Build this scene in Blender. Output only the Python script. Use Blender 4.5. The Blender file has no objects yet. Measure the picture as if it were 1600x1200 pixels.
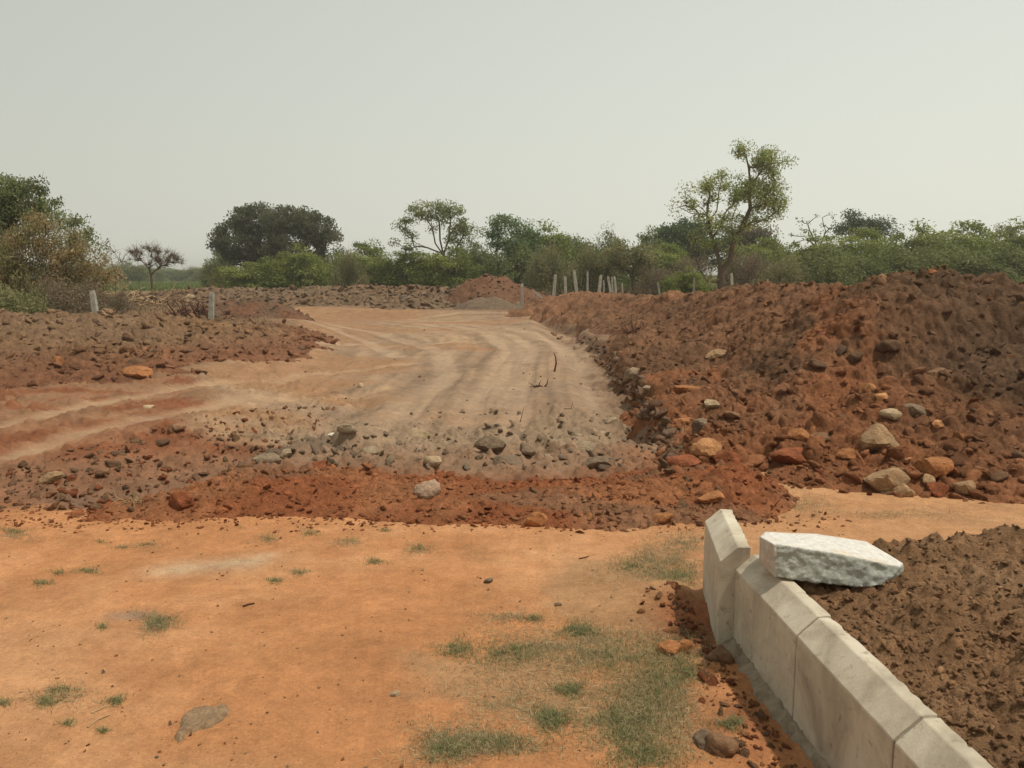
import bpy, math, random
import numpy as np
import time; T0 = time.time()
from math import radians, sin, cos, tan, pi
random.seed(7); RNG = np.random.default_rng(7)
scene = bpy.context.scene
COL = scene.collection

# ------------------------------------------------------------ camera, sky, sun, exposure
CAMH = 1.6; PITCH = radians(7.85); FPX = 1250.0          # photo is 1600 px wide
cam_d = bpy.data.cameras.new('camera'); cam = bpy.data.objects.new('camera', cam_d); COL.objects.link(cam)
cam.location = (0, 0, CAMH); cam.rotation_euler = (radians(90) - PITCH, 0, 0)
cam_d.sensor_width = 36; cam_d.lens = 36 * FPX / 1600; cam_d.clip_end = 9000; cam_d.clip_start = 0.05
scene.camera = cam
scene.view_settings.view_transform = 'Standard'; scene.view_settings.look = 'None'
scene.view_settings.exposure = 0.0; scene.view_settings.gamma = 1.0
scene.render.engine = 'CYCLES'

SUNV = np.array([0.37, -0.12, 0.90]); SUNV /= np.linalg.norm(SUNV)      # towards the sun
el = math.asin(SUNV[2]); az = math.atan2(SUNV[0], SUNV[1])               # clockwise from +Y
w = bpy.data.worlds.new('World'); scene.world = w; w.use_nodes = True
nt = w.node_tree; nt.nodes.clear()
out = nt.nodes.new('ShaderNodeOutputWorld'); bg = nt.nodes.new('ShaderNodeBackground')
sky = nt.nodes.new('ShaderNodeTexSky'); sky.sky_type = 'NISHITA'; sky.sun_disc = False
sky.sun_elevation = el; sky.sun_rotation = az
sky.air_density = 1.2; sky.dust_density = 8.0; sky.ozone_density = 1.0
tc = nt.nodes.new('ShaderNodeTexCoord'); sep = nt.nodes.new('ShaderNodeSeparateXYZ')
nt.links.new(tc.outputs['Generated'], sep.inputs[0])
ramp = nt.nodes.new('ShaderNodeValToRGB')                                # dusty overcast veil, paler low down
ramp.color_ramp.elements[0].position = 0.0; ramp.color_ramp.elements[0].color = (0.785, 0.790, 0.682, 1)
ramp.color_ramp.elements[1].position = 0.55; ramp.color_ramp.elements[1].color = (0.570, 0.612, 0.565, 1)
nt.links.new(sep.outputs['Z'], ramp.inputs[0])
veil = nt.nodes.new('ShaderNodeVectorMath'); veil.operation = 'SCALE'; veil.inputs['Scale'].default_value = 10.0
nt.links.new(ramp.outputs[0], veil.inputs[0])
# the air is brighter on the sun's side
dotn = nt.nodes.new('ShaderNodeVectorMath'); dotn.operation = 'DOT_PRODUCT'
nt.links.new(tc.outputs['Generated'], dotn.inputs[0]); dotn.inputs[1].default_value = (0.85, 0.5, 0.0)
mr = nt.nodes.new('ShaderNodeMapRange'); nt.links.new(dotn.outputs['Value'], mr.inputs[0])
mr.inputs[1].default_value = -0.2; mr.inputs[2].default_value = 0.85; mr.inputs[3].default_value = 0.78; mr.inputs[4].default_value = 1.08
veil2 = nt.nodes.new('ShaderNodeVectorMath'); veil2.operation = 'SCALE'
nt.links.new(veil.outputs[0], veil2.inputs[0]); nt.links.new(mr.outputs[0], veil2.inputs['Scale'])
mix = nt.nodes.new('ShaderNodeMixRGB'); mix.inputs[0].default_value = 0.90
nt.links.new(sky.outputs[0], mix.inputs[1]); nt.links.new(veil2.outputs[0], mix.inputs[2])
nt.links.new(mix.outputs[0], bg.inputs[0]); bg.inputs[1].default_value = 0.105
nt.links.new(bg.outputs[0], out.inputs[0])

sd = bpy.data.lights.new('sun', 'SUN'); sd.energy = 3.0; sd.angle = radians(1.6); sd.color = (1.0, 0.93, 0.82)
sun = bpy.data.objects.new('sun', sd); COL.objects.link(sun); sun.location = (10, -5, 30)
from mathutils import Vector
sun.rotation_euler = Vector((-SUNV[0], -SUNV[1], -SUNV[2])).to_track_quat('-Z', 'Y').to_euler()

# ------------------------------------------------------------ helpers
def tag(o, label=None, cat=None, group=None, kind=None):
    if label: o['label'] = label
    if cat: o['category'] = cat
    if group: o['group'] = group
    if kind: o['kind'] = kind
    return o
def empty(name, loc=(0, 0, 0), rz=0.0):
    o = bpy.data.objects.new(name, None); COL.objects.link(o); o.location = loc; o.rotation_euler = (0, 0, rz)
    o.empty_display_size = 0.1
    return o
def mesh_np(name, V, F, mat, col=None, parent=None, smooth=True):
    V = np.asarray(V, dtype=np.float32); F = np.asarray(F, dtype=np.int32)
    me = bpy.data.meshes.new(name); k = F.shape[1]
    me.vertices.add(len(V)); me.vertices.foreach_set('co', V.ravel())
    me.loops.add(F.size); me.loops.foreach_set('vertex_index', F.ravel())
    me.polygons.add(len(F)); me.polygons.foreach_set('loop_start', np.arange(0, F.size, k, dtype=np.int32))
    me.update(calc_edges=True)
    me.polygons.foreach_set('use_smooth', np.full(len(F), smooth, dtype=bool))
    if col is not None:
        a = me.attributes.new('Col', 'FLOAT_COLOR', 'POINT')
        c = np.ones((len(V), 4), dtype=np.float32); c[:, :3] = col
        a.data.foreach_set('color', c.ravel())
    me.materials.append(mat)
    o = bpy.data.objects.new(name, me); COL.objects.link(o)
    if parent: o.parent = parent
    return o
def copy_tree(o, parent=None):
    c = o.copy(); COL.objects.link(c)
    if parent: c.parent = parent
    for ch in list(o.children):
        copy_tree(ch, c)
    return c

# numpy noise
def h2(ix, iy, s):
    n = (ix.astype(np.int64) * 374761393 + iy.astype(np.int64) * 668265263 + s * 974634777) & 0xffffffff
    n = ((n ^ (n >> 13)) * 1274126177) & 0xffffffff
    n = n ^ (n >> 16)
    return (n & 0xffffff).astype(np.float64) / 0xffffff
def vn(x, y, s=0):
    ix = np.floor(x); iy = np.floor(y); fx = x - ix; fy = y - iy
    ux = fx * fx * fx * (fx * (fx * 6 - 15) + 10); uy = fy * fy * fy * (fy * (fy * 6 - 15) + 10)
    a = h2(ix, iy, s); b = h2(ix + 1, iy, s); c = h2(ix, iy + 1, s); d = h2(ix + 1, iy + 1, s)
    return (a + (b - a) * ux) * (1 - uy) + (c + (d - c) * ux) * uy
def fbm(x, y, s=0, o=4, g=0.5):
    t = 0; a = 1; n = 0
    for i in range(o):
        t = t + a * vn(x, y, s + i * 17); n += a; a *= g
        x, y = x * 1.73 + y * 0.98 + 3.1, y * 1.73 - x * 0.98 + 1.7
    return t / n * 2 - 1
def sstep(a, b, x):
    t = np.clip((x - a) / (b - a), 0, 1); return t * t * (3 - 2 * t)
def lump(x, y, s, seed, dens=0.8, flat=0.7):
    """clods: max of rounded blocky bumps on a jittered grid of cell s; returns height and a random id"""
    gx = x / s; gy = y / s; ix = np.floor(gx); iy = np.floor(gy)
    H = np.zeros_like(x); I = np.zeros_like(x)
    for dx in (-1, 0, 1):
        for dy in (-1, 0, 1):
            cx = ix + dx; cy = iy + dy
            r1 = h2(cx, cy, seed); r2 = h2(cx, cy, seed + 1); r3 = h2(cx, cy, seed + 2); r4 = h2(cx, cy, seed + 3)
            ux = gx - (cx + 0.15 + 0.7 * r1); uy = gy - (cy + 0.15 + 0.7 * r2)
            an = r4 * 6.283; ca = np.cos(an); sa = np.sin(an)
            a = ux * ca + uy * sa; b = (uy * ca - ux * sa) * (1.1 + 0.7 * r2)
            rad = 0.22 + 0.5 * r3 * r3
            tilt = 1 + 0.5 * a / rad
            d = (np.abs(a) ** 3 + np.abs(b) ** 3) ** (1 / 3.0) / rad
            hh = np.where((d < 1) & (h2(cx, cy, seed + 4) < dens), rad * s * flat * np.clip(1 - d * d, 0, 1) ** 0.55 * tilt, 0)
            m = hh > H; H = np.where(m, hh, H); I = np.where(m, r4, I)
    return H, I
def poly_sd(x, y, P):
    """signed distance to polygon, positive inside"""
    P = np.asarray(P, float); n = len(P); d = np.full(x.shape, 1e9); ins = np.zeros(x.shape, bool)
    for i in range(n):
        ax, ay = P[i]; bx, by = P[(i + 1) % n]; ex, ey = bx - ax, by - ay
        t = np.clip(((x - ax) * ex + (y - ay) * ey) / (ex * ex + ey * ey + 1e-12), 0, 1)
        d = np.minimum(d, np.hypot(x - ax - t * ex, y - ay - t * ey))
        if ay != by:
            c = ((ay > y) != (by > y)) & (x < ex * (y - ay) / (by - ay) + ax); ins ^= c
    return np.where(ins, d, -d)
def line_d(x, y, P):
    d = np.full(x.shape, 1e9)
    for (ax, ay), (bx, by) in zip(P[:-1], P[1:]):
        ex, ey = bx - ax, by - ay
        t = np.clip(((x - ax) * ex + (y - ay) * ey) / (ex * ex + ey * ey + 1e-12), 0, 1)
        d = np.minimum(d, np.hypot(x - ax - t * ex, y - ay - t * ey))
    return d
def G(px, py, z=0.0):
    """where the sight line of a photo point meets the level z"""
    a = PITCH + math.atan((py - 600) / FPX); y = (CAMH - z) / tan(a)
    zc = y * cos(PITCH) + (CAMH - z) * sin(PITCH)
    return ((px - 800) * zc / FPX, y)
def AT(px, py, y):
    """point of the photo at forward distance y"""
    a = PITCH + math.atan((py - 600) / FPX); z = CAMH - y * tan(a)
    zc = y * cos(PITCH) + (CAMH - z) * sin(PITCH)
    return ((px - 800) * zc / FPX, y, z)

# ------------------------------------------------------------ materials
def new_mat(name):
    m = bpy.data.materials.new(name); m.use_nodes = True; n = m.node_tree
    return m, n, n.nodes['Principled BSDF']
def noise(n, scale, detail=4, rough=0.6, coord=None, dist=0.0):
    t = n.nodes.new('ShaderNodeTexNoise'); t.inputs['Scale'].default_value = scale
    t.inputs['Detail'].default_value = detail; t.inputs['Roughness'].default_value = rough; t.inputs['Distortion'].default_value = dist
    if coord: n.links.new(coord, t.inputs['Vector'])
    return t
def attr_mat(name, scales=(9, 70), amp=(0.75, 1.25), bump=((25, 0.02), (140, 0.006)), rough=0.95, spec=0.15):
    m, n, b = new_mat(name); L = n.links
    at = n.nodes.new('ShaderNodeAttribute'); at.attribute_name = 'Col'
    geo = n.nodes.new('ShaderNodeNewGeometry'); co = geo.outputs['Position']
    cur = at.outputs['Color']
    for s in scales:
        t = noise(n, s, 5, 0.65, co)
        r = n.nodes.new('ShaderNodeMapRange'); L.new(t.outputs['Fac'], r.inputs[0])
        r.inputs[1].default_value = 0.3; r.inputs[2].default_value = 0.7; r.inputs[3].default_value = amp[0]; r.inputs[4].default_value = amp[1]
        v = n.nodes.new('ShaderNodeVectorMath'); v.operation = 'SCALE'; L.new(cur, v.inputs[0]); L.new(r.outputs[0], v.inputs['Scale'])
        cur = v.outputs[0]
    L.new(cur, b.inputs['Base Color'])
    prev = None
    for s, d in bump:
        t = noise(n, s, 6, 0.7, co); bp = n.nodes.new('ShaderNodeBump'); bp.inputs['Distance'].default_value = d; bp.inputs['Strength'].default_value = 1.0
        L.new(t.outputs['Fac'], bp.inputs['Height'])
        if prev: L.new(prev, bp.inputs['Normal'])
        prev = bp.outputs[0]
    L.new(prev, b.inputs['Normal'])
    b.inputs['Roughness'].default_value = rough; b.inputs['Specular IOR Level'].default_value = spec
    return m
M_SOIL = attr_mat('loose_soil', scales=(7, 45), amp=(0.78, 1.22), bump=((14, 0.05), (60, 0.02), (200, 0.006)))
M_SAND = attr_mat('packed_sand', scales=(2.2, 14, 55, 170), amp=(0.86, 1.14), bump=((20, 0.014), (70, 0.006), (220, 0.003)))
M_ROCK = attr_mat('rough_rock', scales=(12, 60), amp=(0.72, 1.25), bump=((22, 0.018), (110, 0.005)))
def leaf_mat(name, trans=0.45, rough=0.6):
    m, n, b = new_mat(name); L = n.links
    at = n.nodes.new('ShaderNodeAttribute'); at.attribute_name = 'Col'
    L.new(at.outputs['Color'], b.inputs['Base Color']); b.inputs['Roughness'].default_value = rough; b.inputs['Specular IOR Level'].default_value = 0.25
    tr = n.nodes.new('ShaderNodeBsdfTranslucent'); L.new(at.outputs['Color'], tr.inputs[0])
    mx = n.nodes.new('ShaderNodeMixShader'); mx.inputs[0].default_value = trans
    o = n.nodes['Material Output']; L.new(b.outputs[0], mx.inputs[1]); L.new(tr.outputs[0], mx.inputs[2]); L.new(mx.outputs[0], o.inputs[0])
    return m
M_LEAF = leaf_mat('leaves'); M_BLADE = leaf_mat('grass_blade', 0.3, 0.8)
def plain_mat(name, c1, c2, sc=8, rough=0.9, bump=0.01, bs=40):
    m, n, b = new_mat(name); L = n.links
    geo = n.nodes.new('ShaderNodeNewGeometry')
    t = noise(n, sc, 6, 0.65, geo.outputs['Position']); r = n.nodes.new('ShaderNodeValToRGB')
    r.color_ramp.elements[0].position = 0.32; r.color_ramp.elements[0].color = (*c1, 1)
    r.color_ramp.elements[1].position = 0.68; r.color_ramp.elements[1].color = (*c2, 1)
    L.new(t.outputs['Fac'], r.inputs[0]); L.new(r.outputs[0], b.inputs['Base Color'])
    t2 = noise(n, bs, 6, 0.7, geo.outputs['Position']); bp = n.nodes.new('ShaderNodeBump'); bp.inputs['Distance'].default_value = bump
    L.new(t2.outputs['Fac'], bp.inputs['Height']); L.new(bp.outputs[0], b.inputs['Normal'])
    b.inputs['Roughness'].default_value = rough; b.inputs['Specular IOR Level'].default_value = 0.2
    return m
M_BARK = plain_mat('bark', (0.07, 0.05, 0.035), (0.15, 0.11, 0.08), 12, 0.95, 0.02, 30)
M_TWIG = plain_mat('dry_twig', (0.10, 0.065, 0.04), (0.22, 0.15, 0.09), 20)
M_ROOT = plain_mat('dead_roots', (0.045, 0.02, 0.012), (0.14, 0.06, 0.035), 9)
M_POST = plain_mat('granite_post', (0.26, 0.24, 0.19), (0.44, 0.42, 0.35), 9, 0.9, 0.01, 30)
M_WOOD = plain_mat('cut_wood', (0.45, 0.30, 0.15), (0.60, 0.43, 0.24), 9)
M_STRAW = plain_mat('straw', (0.34, 0.24, 0.12), (0.50, 0.37, 0.20), 30)

def concrete(name, light=1.0):
    m, n, b = new_mat(name); L = n.links
    geo = n.nodes.new('ShaderNodeNewGeometry'); co = geo.outputs['Position']
    t = noise(n, 3.5, 7, 0.62, co, 0.6); r = n.nodes.new('ShaderNodeValToRGB'); cr = r.color_ramp
    cr.elements[0].position = 0.30; cr.elements[0].color = (0.27 * 1.30 * light, 0.225 * 1.30 * light, 0.165 * 1.30 * light, 1)
    cr.elements[1].position = 0.72; cr.elements[1].color = (0.50 * 1.30 * light, 0.450 * 1.30 * light, 0.355 * 1.30 * light, 1)
    e = cr.elements.new(0.5); e.color = (0.42 * 1.30 * light, 0.362 * 1.30 * light, 0.272 * 1.30 * light, 1)
    L.new(t.outputs['Fac'], r.inputs[0])
    # fine stain specks and brown smears of mud
    t2 = noise(n, 26, 6, 0.7, co, 0.3); r2 = n.nodes.new('ShaderNodeValToRGB')
    r2.color_ramp.elements[0].position = 0.58; r2.color_ramp.elements[0].color = (0, 0, 0, 1)
    r2.color_ramp.elements[1].position = 0.76; r2.color_ramp.elements[1].color = (1, 1, 1, 1)
    L.new(t2.outputs['Fac'], r2.inputs[0])
    mx = n.nodes.new('ShaderNodeMixRGB'); L.new(r2.outputs[0], mx.inputs[0]); L.new(r.outputs[0], mx.inputs[1]); mx.inputs[2].default_value = (0.22, 0.155, 0.095, 1)
    # vertical drips
    mp = n.nodes.new('ShaderNodeMapping'); L.new(co, mp.inputs[0]); mp.inputs['Scale'].default_value = (9, 9, 1.4)
    t3 = noise(n, 1.6, 5, 0.6, mp.outputs[0], 1.2); r3 = n.nodes.new('ShaderNodeMapRange'); L.new(t3.outputs['Fac'], r3.inputs[0])
    r3.inputs[1].default_value = 0.35; r3.inputs[2].default_value = 0.7; r3.inputs[3].default_value = 0.92; r3.inputs[4].default_value = 1.04
    v = n.nodes.new('ShaderNodeVectorMath'); v.operation = 'SCALE'; L.new(mx.outputs[0], v.inputs[0]); L.new(r3.outputs[0], v.inputs['Scale'])
    L.new(v.outputs[0], b.inputs['Base Color'])
    t4 = noise(n, 120, 6, 0.75, co); bp = n.nodes.new('ShaderNodeBump'); bp.inputs['Distance'].default_value = 0.002
    L.new(t4.outputs['Fac'], bp.inputs['Height']); L.new(bp.outputs[0], b.inputs['Normal'])
    b.inputs['Roughness'].default_value = 0.85; b.inputs['Specular IOR Level'].default_value = 0.25
    return m
M_CONC = concrete('kerb_concrete')

# ------------------------------------------------------------ terrain
ORANGE = np.array([0.475, 0.214, 0.090]); ORANGE2 = np.array([0.535, 0.275, 0.132]); RED = np.array([0.215, 0.082, 0.038]); RED2 = np.array([0.290, 0.118, 0.055])
ROAD = np.array([0.300, 0.196, 0.120]); TRACK = np.array([0.430, 0.300, 0.195]); BROWN = np.array([0.185, 0.115, 0.070]); DARK = np.array([0.115, 0.068, 0.038])
MOUND = np.array([0.255, 0.122, 0.062]); GREYB = np.array([0.205, 0.145, 0.095]); BEDC = np.array([0.330, 0.182, 0.092])
ROADP = [G(px, py, -0.3) for px, py in [(1038, 742), (1012, 655), (962, 572), (905, 527), (832, 500), (640, 494), (470, 489), (405, 497), (470, 515), (488, 540), (430, 562), (300, 606), (330, 640), (300, 700), (420, 742), (700, 748)]]
RED_L = [G(px, py, -0.1) for px, py in [(-300, 600), (250, 596), (430, 570), (600, 590), (560, 640), (470, 700), (400, 745), (260, 800), (130, 812), (-300, 812)]]
BROWN_N = [G(px, py, -0.2) for px, py in [(380, 705), (520, 640), (800, 650), (1000, 620), (1050, 735), (1060, 775), (700, 790), (470, 780), (400, 745)]]
DARK_P = [G(px, py, -0.05) for px, py in [(10, 806), (60, 780), (160, 755), (330, 720), (470, 680), (560, 655), (580, 668), (480, 715), (360, 762), (230, 800), (130, 812)]]
TRK = [[(-200, 700), (0, 668), (150, 632), (330, 600), (480, 575), (640, 558)], [(-200, 790), (0, 722), (120, 682), (290, 645), (420, 615), (600, 590)]]
TRK = [[G(a, b, -0.12) for a, b in t] for t in TRK]
RT = [[(690, 700), (735, 640), (780, 590), (800, 550), (760, 520), (650, 505)], [(790, 700), (800, 640), (812, 590), (830, 550), (800, 525), (700, 508)],
      [(955, 690), (935, 620), (900, 570), (870, 540), (800, 515)], [(985, 640), (950, 580), (940, 550), (890, 525)],
      [(560, 690), (640, 640), (700, 590), (690, 550), (600, 520), (500, 505)], [(620, 560), (560, 530), (470, 505)], [(430, 560), (560, 545), (700, 535), (850, 530)],
      [(720, 680), (770, 620), (800, 575)]]
RT = [[G(a, b, -0.3) for a, b in t] for t in RT]
def lerp3(c, d, m): return c + (np.asarray(d) - c) * m[..., None]

def groundH(x, y, want_col=False):
    r = np.hypot(x, y)
    wx = x + 0.25 * fbm(x * 0.9, y * 0.9, 5, 3); wy = y + 0.25 * fbm(x * 0.9, y * 0.9, 9, 3)
    rs = poly_sd(wx, wy, ROADP)
    right = sstep(0.6, 1.4, x)
    cut = np.where(True, (1 - right) * sstep(-0.2, 2.2, rs) + right * sstep(-0.05, 0.28, rs), 0) * sstep(6.2, 7.6, y)
    near = y < 30
    z = 0.012 * fbm(x * 1.3, y * 1.3, 3, 4) + 0.10 * fbm(x * 0.12, y * 0.12, 31, 2) * sstep(7, 16, r) - 0.30 * cut
    redl = sstep(-0.15, 0.35, poly_sd(wx, wy, RED_L)); br = sstep(-0.1, 0.4, poly_sd(wx, wy, BROWN_N)); dk = sstep(-0.1, 0.3, poly_sd(wx, wy, DARK_P))
    z = z - 0.08 * redl
    edge = right * sstep(-0.35, -0.1, rs) * (1 - sstep(0.25, 0.75, rs + 0.3 * fbm(x * 2, y * 2, 57, 3))) * (y > 5.8) * (y < 40); midz = sstep(5.5, 6.0, y) * (1 - sstep(6.8, 7.4, y)) * (x < 1.9)
    tr = np.zeros_like(x)
    for t in TRK:
        d = line_d(x + 0.12 * fbm(x * 0.8, y * 0.8, 77, 3), y, t); tr = np.maximum(tr, (1 - sstep(0.06, 0.26, d)) * (0.55 + 0.45 * vn(x * 0.9, y * 2, 78)))
    u1 = line_d(x, y, RT[1]) * 5.5; u2 = line_d(x, y, RT[4]) * 5.5; sk = fbm(u1, y * 0.22 + x * 0.1, 401, 4) * sstep(-2.5, 0.0, x + 0.08 * y) + fbm(u2, y * 0.22, 402, 4) * (1 - sstep(-2.5, 0.0, x + 0.08 * y))
    rt = np.zeros_like(x); rg = np.zeros_like(x)
    for i, t in enumerate(RT):
        d = line_d(x + 0.15 * fbm(x * 0.5, y * 0.5, 80 + i, 3), y, t)
        rt = np.maximum(rt, (1 - sstep(0.10, 0.40, d)) * (0.6 + 0.4 * vn(x * 0.8, y * 0.5, 91 + i)))
        rg = np.maximum(rg, (1 - sstep(0.05, 0.16, np.abs(d - 0.34))) * (0.5 + 0.5 * fbm(x * 3, y * 3, 61 + i, 2)))
    rough = np.clip(np.maximum(np.maximum(redl * (1 - tr) * 0.9, br * 1.0), np.maximum(dk, cut * 0.25 * (1 - rt))), 0, 1) * (y < 45)
    far = sstep(9, 14, y) * (1 - cut) * (y < 60)
    rough = np.maximum(np.maximum(rough, edge * 0.9), midz * 0.9); rough = np.maximum(rough, far * 0.5) * sstep(5.0, 5.5, y)
    patch = sstep(-0.3, 0.35, fbm(x * 1.1, y * 1.1, 131, 3))
    l1, i1 = lump(x, y, 0.34, 11, 0.45, 0.5); l2, i2 = lump(x + 3.3, y, 0.15, 21, 0.7, 0.65); l3, i3 = lump(x, y + 1.7, 0.07, 41, 0.7, 0.7)
    kf = sstep(-0.42, -0.12, x - (0.957 + (3.287 - y) * 0.0634)) * (y < 4.1) * (y > 1.0) * (1 - sstep(3.9, 4.1, y)); rough = np.maximum(rough, kf * 0.30 * (x < 1.3))
    z = z + rough * (l1 * 0.9 * patch + l2 * 1.1 * (0.3 + 0.7 * patch) + l3 * 1.1) + 0.05 * rough * fbm(x * 4, y * 4, 15, 5, 0.6)
    z = z + 0.035 * sk * cut - 0.022 * rt * cut - 0.03 * tr + 0.03 * rg * cut + 0.012 * cut * fbm(x * 7, y * 4, 18, 4, 0.6) + 0.007 * rt * cut * np.sin(y * 26 + 2 * x) * vn(x * 3, y, 19)
    gl, gi = lump(x * 0.97, y, 0.22, 301, 0.10, 0.16)          # crumbs on the hard sand
    z = z + gl * 0.25 * (1 - rough) * (y < 9) + (0.0035 * fbm(x * 9, y * 9, 305, 4) + 0.004 * np.maximum(0, fbm(x * 3.1 + y, y * 9, 306, 3))) * (y < 12)
    if not want_col: return z
    n1 = fbm(x * 0.35, y * 0.35, 51, 4); n2 = fbm(x * 2.0, y * 2.0, 52, 4); n3 = fbm(x * 7, y * 7, 53, 3)
    st = fbm(x * 3.2, y * 0.35, 54, 3); sty = fbm(x * 0.5, y * 3.0, 56, 3)
    C = np.ones(x.shape + (3,)) * ORANGE
    C = lerp3(C, ORANGE2, sstep(-0.35, 0.5, n1 + 0.35 * sty + 0.22 * n3 + 0.10))
    C = lerp3(C, [0.36, 0.135, 0.05], 0.5 * sstep(0.15, 0.7, n2) * sstep(1.5, 5, y))
    pale = np.exp(-(((x - G(335, 882)[0]) / 0.30) ** 2 + ((y - G(335, 882)[1] - 0.35 * (x - G(335, 882)[0])) / 0.13) ** 2) + 0.8 * n3)
    C = lerp3(C, [0.50, 0.36, 0.23], np.clip(pale, 0, 1) * 0.75)
    g2 = np.exp(-(((x - G(205, 962)[0]) / 0.12) ** 2 + ((y - G(205, 962)[1]) / 0.05) ** 2)); C = lerp3(C, [0.26, 0.21, 0.17], g2 * 0.6)
    # sandy verge around the grass and along the path to the right
    vg = sstep(0.0, 0.5, n2 + 0.9 - np.hypot((x - 0.55) / 0.85, (y - 3.3) / 1.7)); C = lerp3(C, [0.35, 0.21, 0.105], vg * 0.65)
    pr = sstep(0.9, 1.6, x) * sstep(3.4, 4.2, y); C = lerp3(C, [0.46, 0.260, 0.130], pr * (0.6 + 0.3 * n2))
    rn = sstep(0.55, 0.8, x) * (1 - sstep(3.6, 4.0, y)) * sstep(-0.2, 0.3, n2 + 0.3); C = lerp3(C, [0.27, 0.085, 0.035], rn * 0.75)
    C = lerp3(C, [0.235, 0.125, 0.070], midz * 0.8)
    # beyond the ridge
    bey = sstep(5.2, 5.7, y + 0.2 * n2) * (1 - pr)
    C = lerp3(C, RED2 * 0.85, bey)
    nat = sstep(9, 13, y); C = lerp3(C, [0.21, 0.125, 0.07], nat)
    C = lerp3(C, lerp3(np.ones_like(C) * RED, [0.275, 0.128, 0.066], sstep(-0.4, 0.5, n2 + 0.6 * sty)), redl)
    C = lerp3(C, [0.27, 0.155, 0.085], redl * sstep(7.0, 10.5, y) * sstep(-0.4, 0.3, sty + n2 * 0.4) * 0.8)
    rc = lerp3(np.ones_like(C) * ROAD, [0.245, 0.162, 0.103], sstep(-0.2, 0.7, n2 + 0.7 * st))
    rc = lerp3(rc, [0.315, 0.205, 0.122], sstep(0, 0.6, n1 + 0.1))
    rdp = sstep(-0.25, 0.25, rs) * sstep(6.2, 6.8, y)
    rc = rc * (1 + 0.42 * np.clip(sk, -0.6, 0.6))[..., None]
    C = lerp3(C, rc, rdp)
    C = lerp3(C, [0.30, 0.155, 0.075], rdp * sstep(0.1, 0.6, fbm(x * 0.35, y * 0.8, 58, 3) + 0.15 - 0.12 * (x + 1.5)) * 0.7)
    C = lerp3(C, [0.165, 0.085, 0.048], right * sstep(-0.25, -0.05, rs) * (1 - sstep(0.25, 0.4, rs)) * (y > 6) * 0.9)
    C = lerp3(C, [0.280, 0.193, 0.122], br * 0.85 * (1 - right * (rs < 0.25)))
    C = lerp3(C, [0.165, 0.112, 0.075], dk * 0.85)
    C = lerp3(C, TRACK, np.maximum(rt * rdp * (1 - 0.6 * br), 0) * 0.6)
    C = lerp3(C, [0.215, 0.145, 0.092], rg * rdp * 0.5)
    C = lerp3(C, [0.40, 0.255, 0.150], tr * 0.85)
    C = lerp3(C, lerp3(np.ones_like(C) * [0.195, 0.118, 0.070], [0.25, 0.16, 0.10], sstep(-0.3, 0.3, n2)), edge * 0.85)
    C = lerp3(C, [0.235, 0.120, 0.066], midz * (1 - 0.5 * br) * 0.8)
    lt = (i1 - 0.5) * (l1 > 0.01) + (i2 - 0.5) * (l2 > 0.005); C = C * (1 + 0.35 * rough * lt)[..., None]
    field = sstep(66, 78, y); C = lerp3(C, lerp3(np.ones_like(C) * [0.10, 0.13, 0.035], [0.20, 0.16, 0.07], sstep(-0.2, 0.5, fbm(x * 0.05, y * 0.02, 71, 3))), field)
    sandR = sstep(6.0, 9.0, x - 0.02 * y) * sstep(10, 16, y) * (1 - field); C = lerp3(C, [0.40, 0.26, 0.14], sandR * 0.8)
    C = C * (1 + 0.10 * n3)[..., None]
    return z, np.clip(C, 0.01, 0.9)

# heaps of earth: crest lines (x, y, height, half width)
def ridge(x, y, lines, seed, warp=0.35):
    ww = 1 + 0.28 * fbm(x * 0.7, y * 0.7, seed, 3)
    xx = x + warp * fbm(x * 0.8, y * 0.8, seed + 3, 3); yy = y + warp * fbm(x * 0.8, y * 0.8, seed + 7, 3)
    H = np.full(x.shape, -1.0)
    for ln in lines:
        ln = np.asarray(ln, float)
        L = np.r_[0, np.cumsum(np.hypot(*(ln[1:, :2] - ln[:-1, :2]).T))]
        n = max(2, int(L[-1] / 0.3) + 1) if len(ln) > 1 else 1
        S = np.array([np.interp(np.linspace(0, L[-1], n), L, ln[:, k]) for k in range(4)]).T
        for cx, cy, h, wd in S:
            t = np.hypot(xx - cx, yy - cy) / (wd * ww)
            H = np.maximum(H, h * (1 - (np.sqrt(t * t + 0.03) - 0.173) / 0.842))
    return np.where(H > 0, H * (0.62 + 0.38 * np.clip(H / 1.2, 0, 1)), H)
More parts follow.
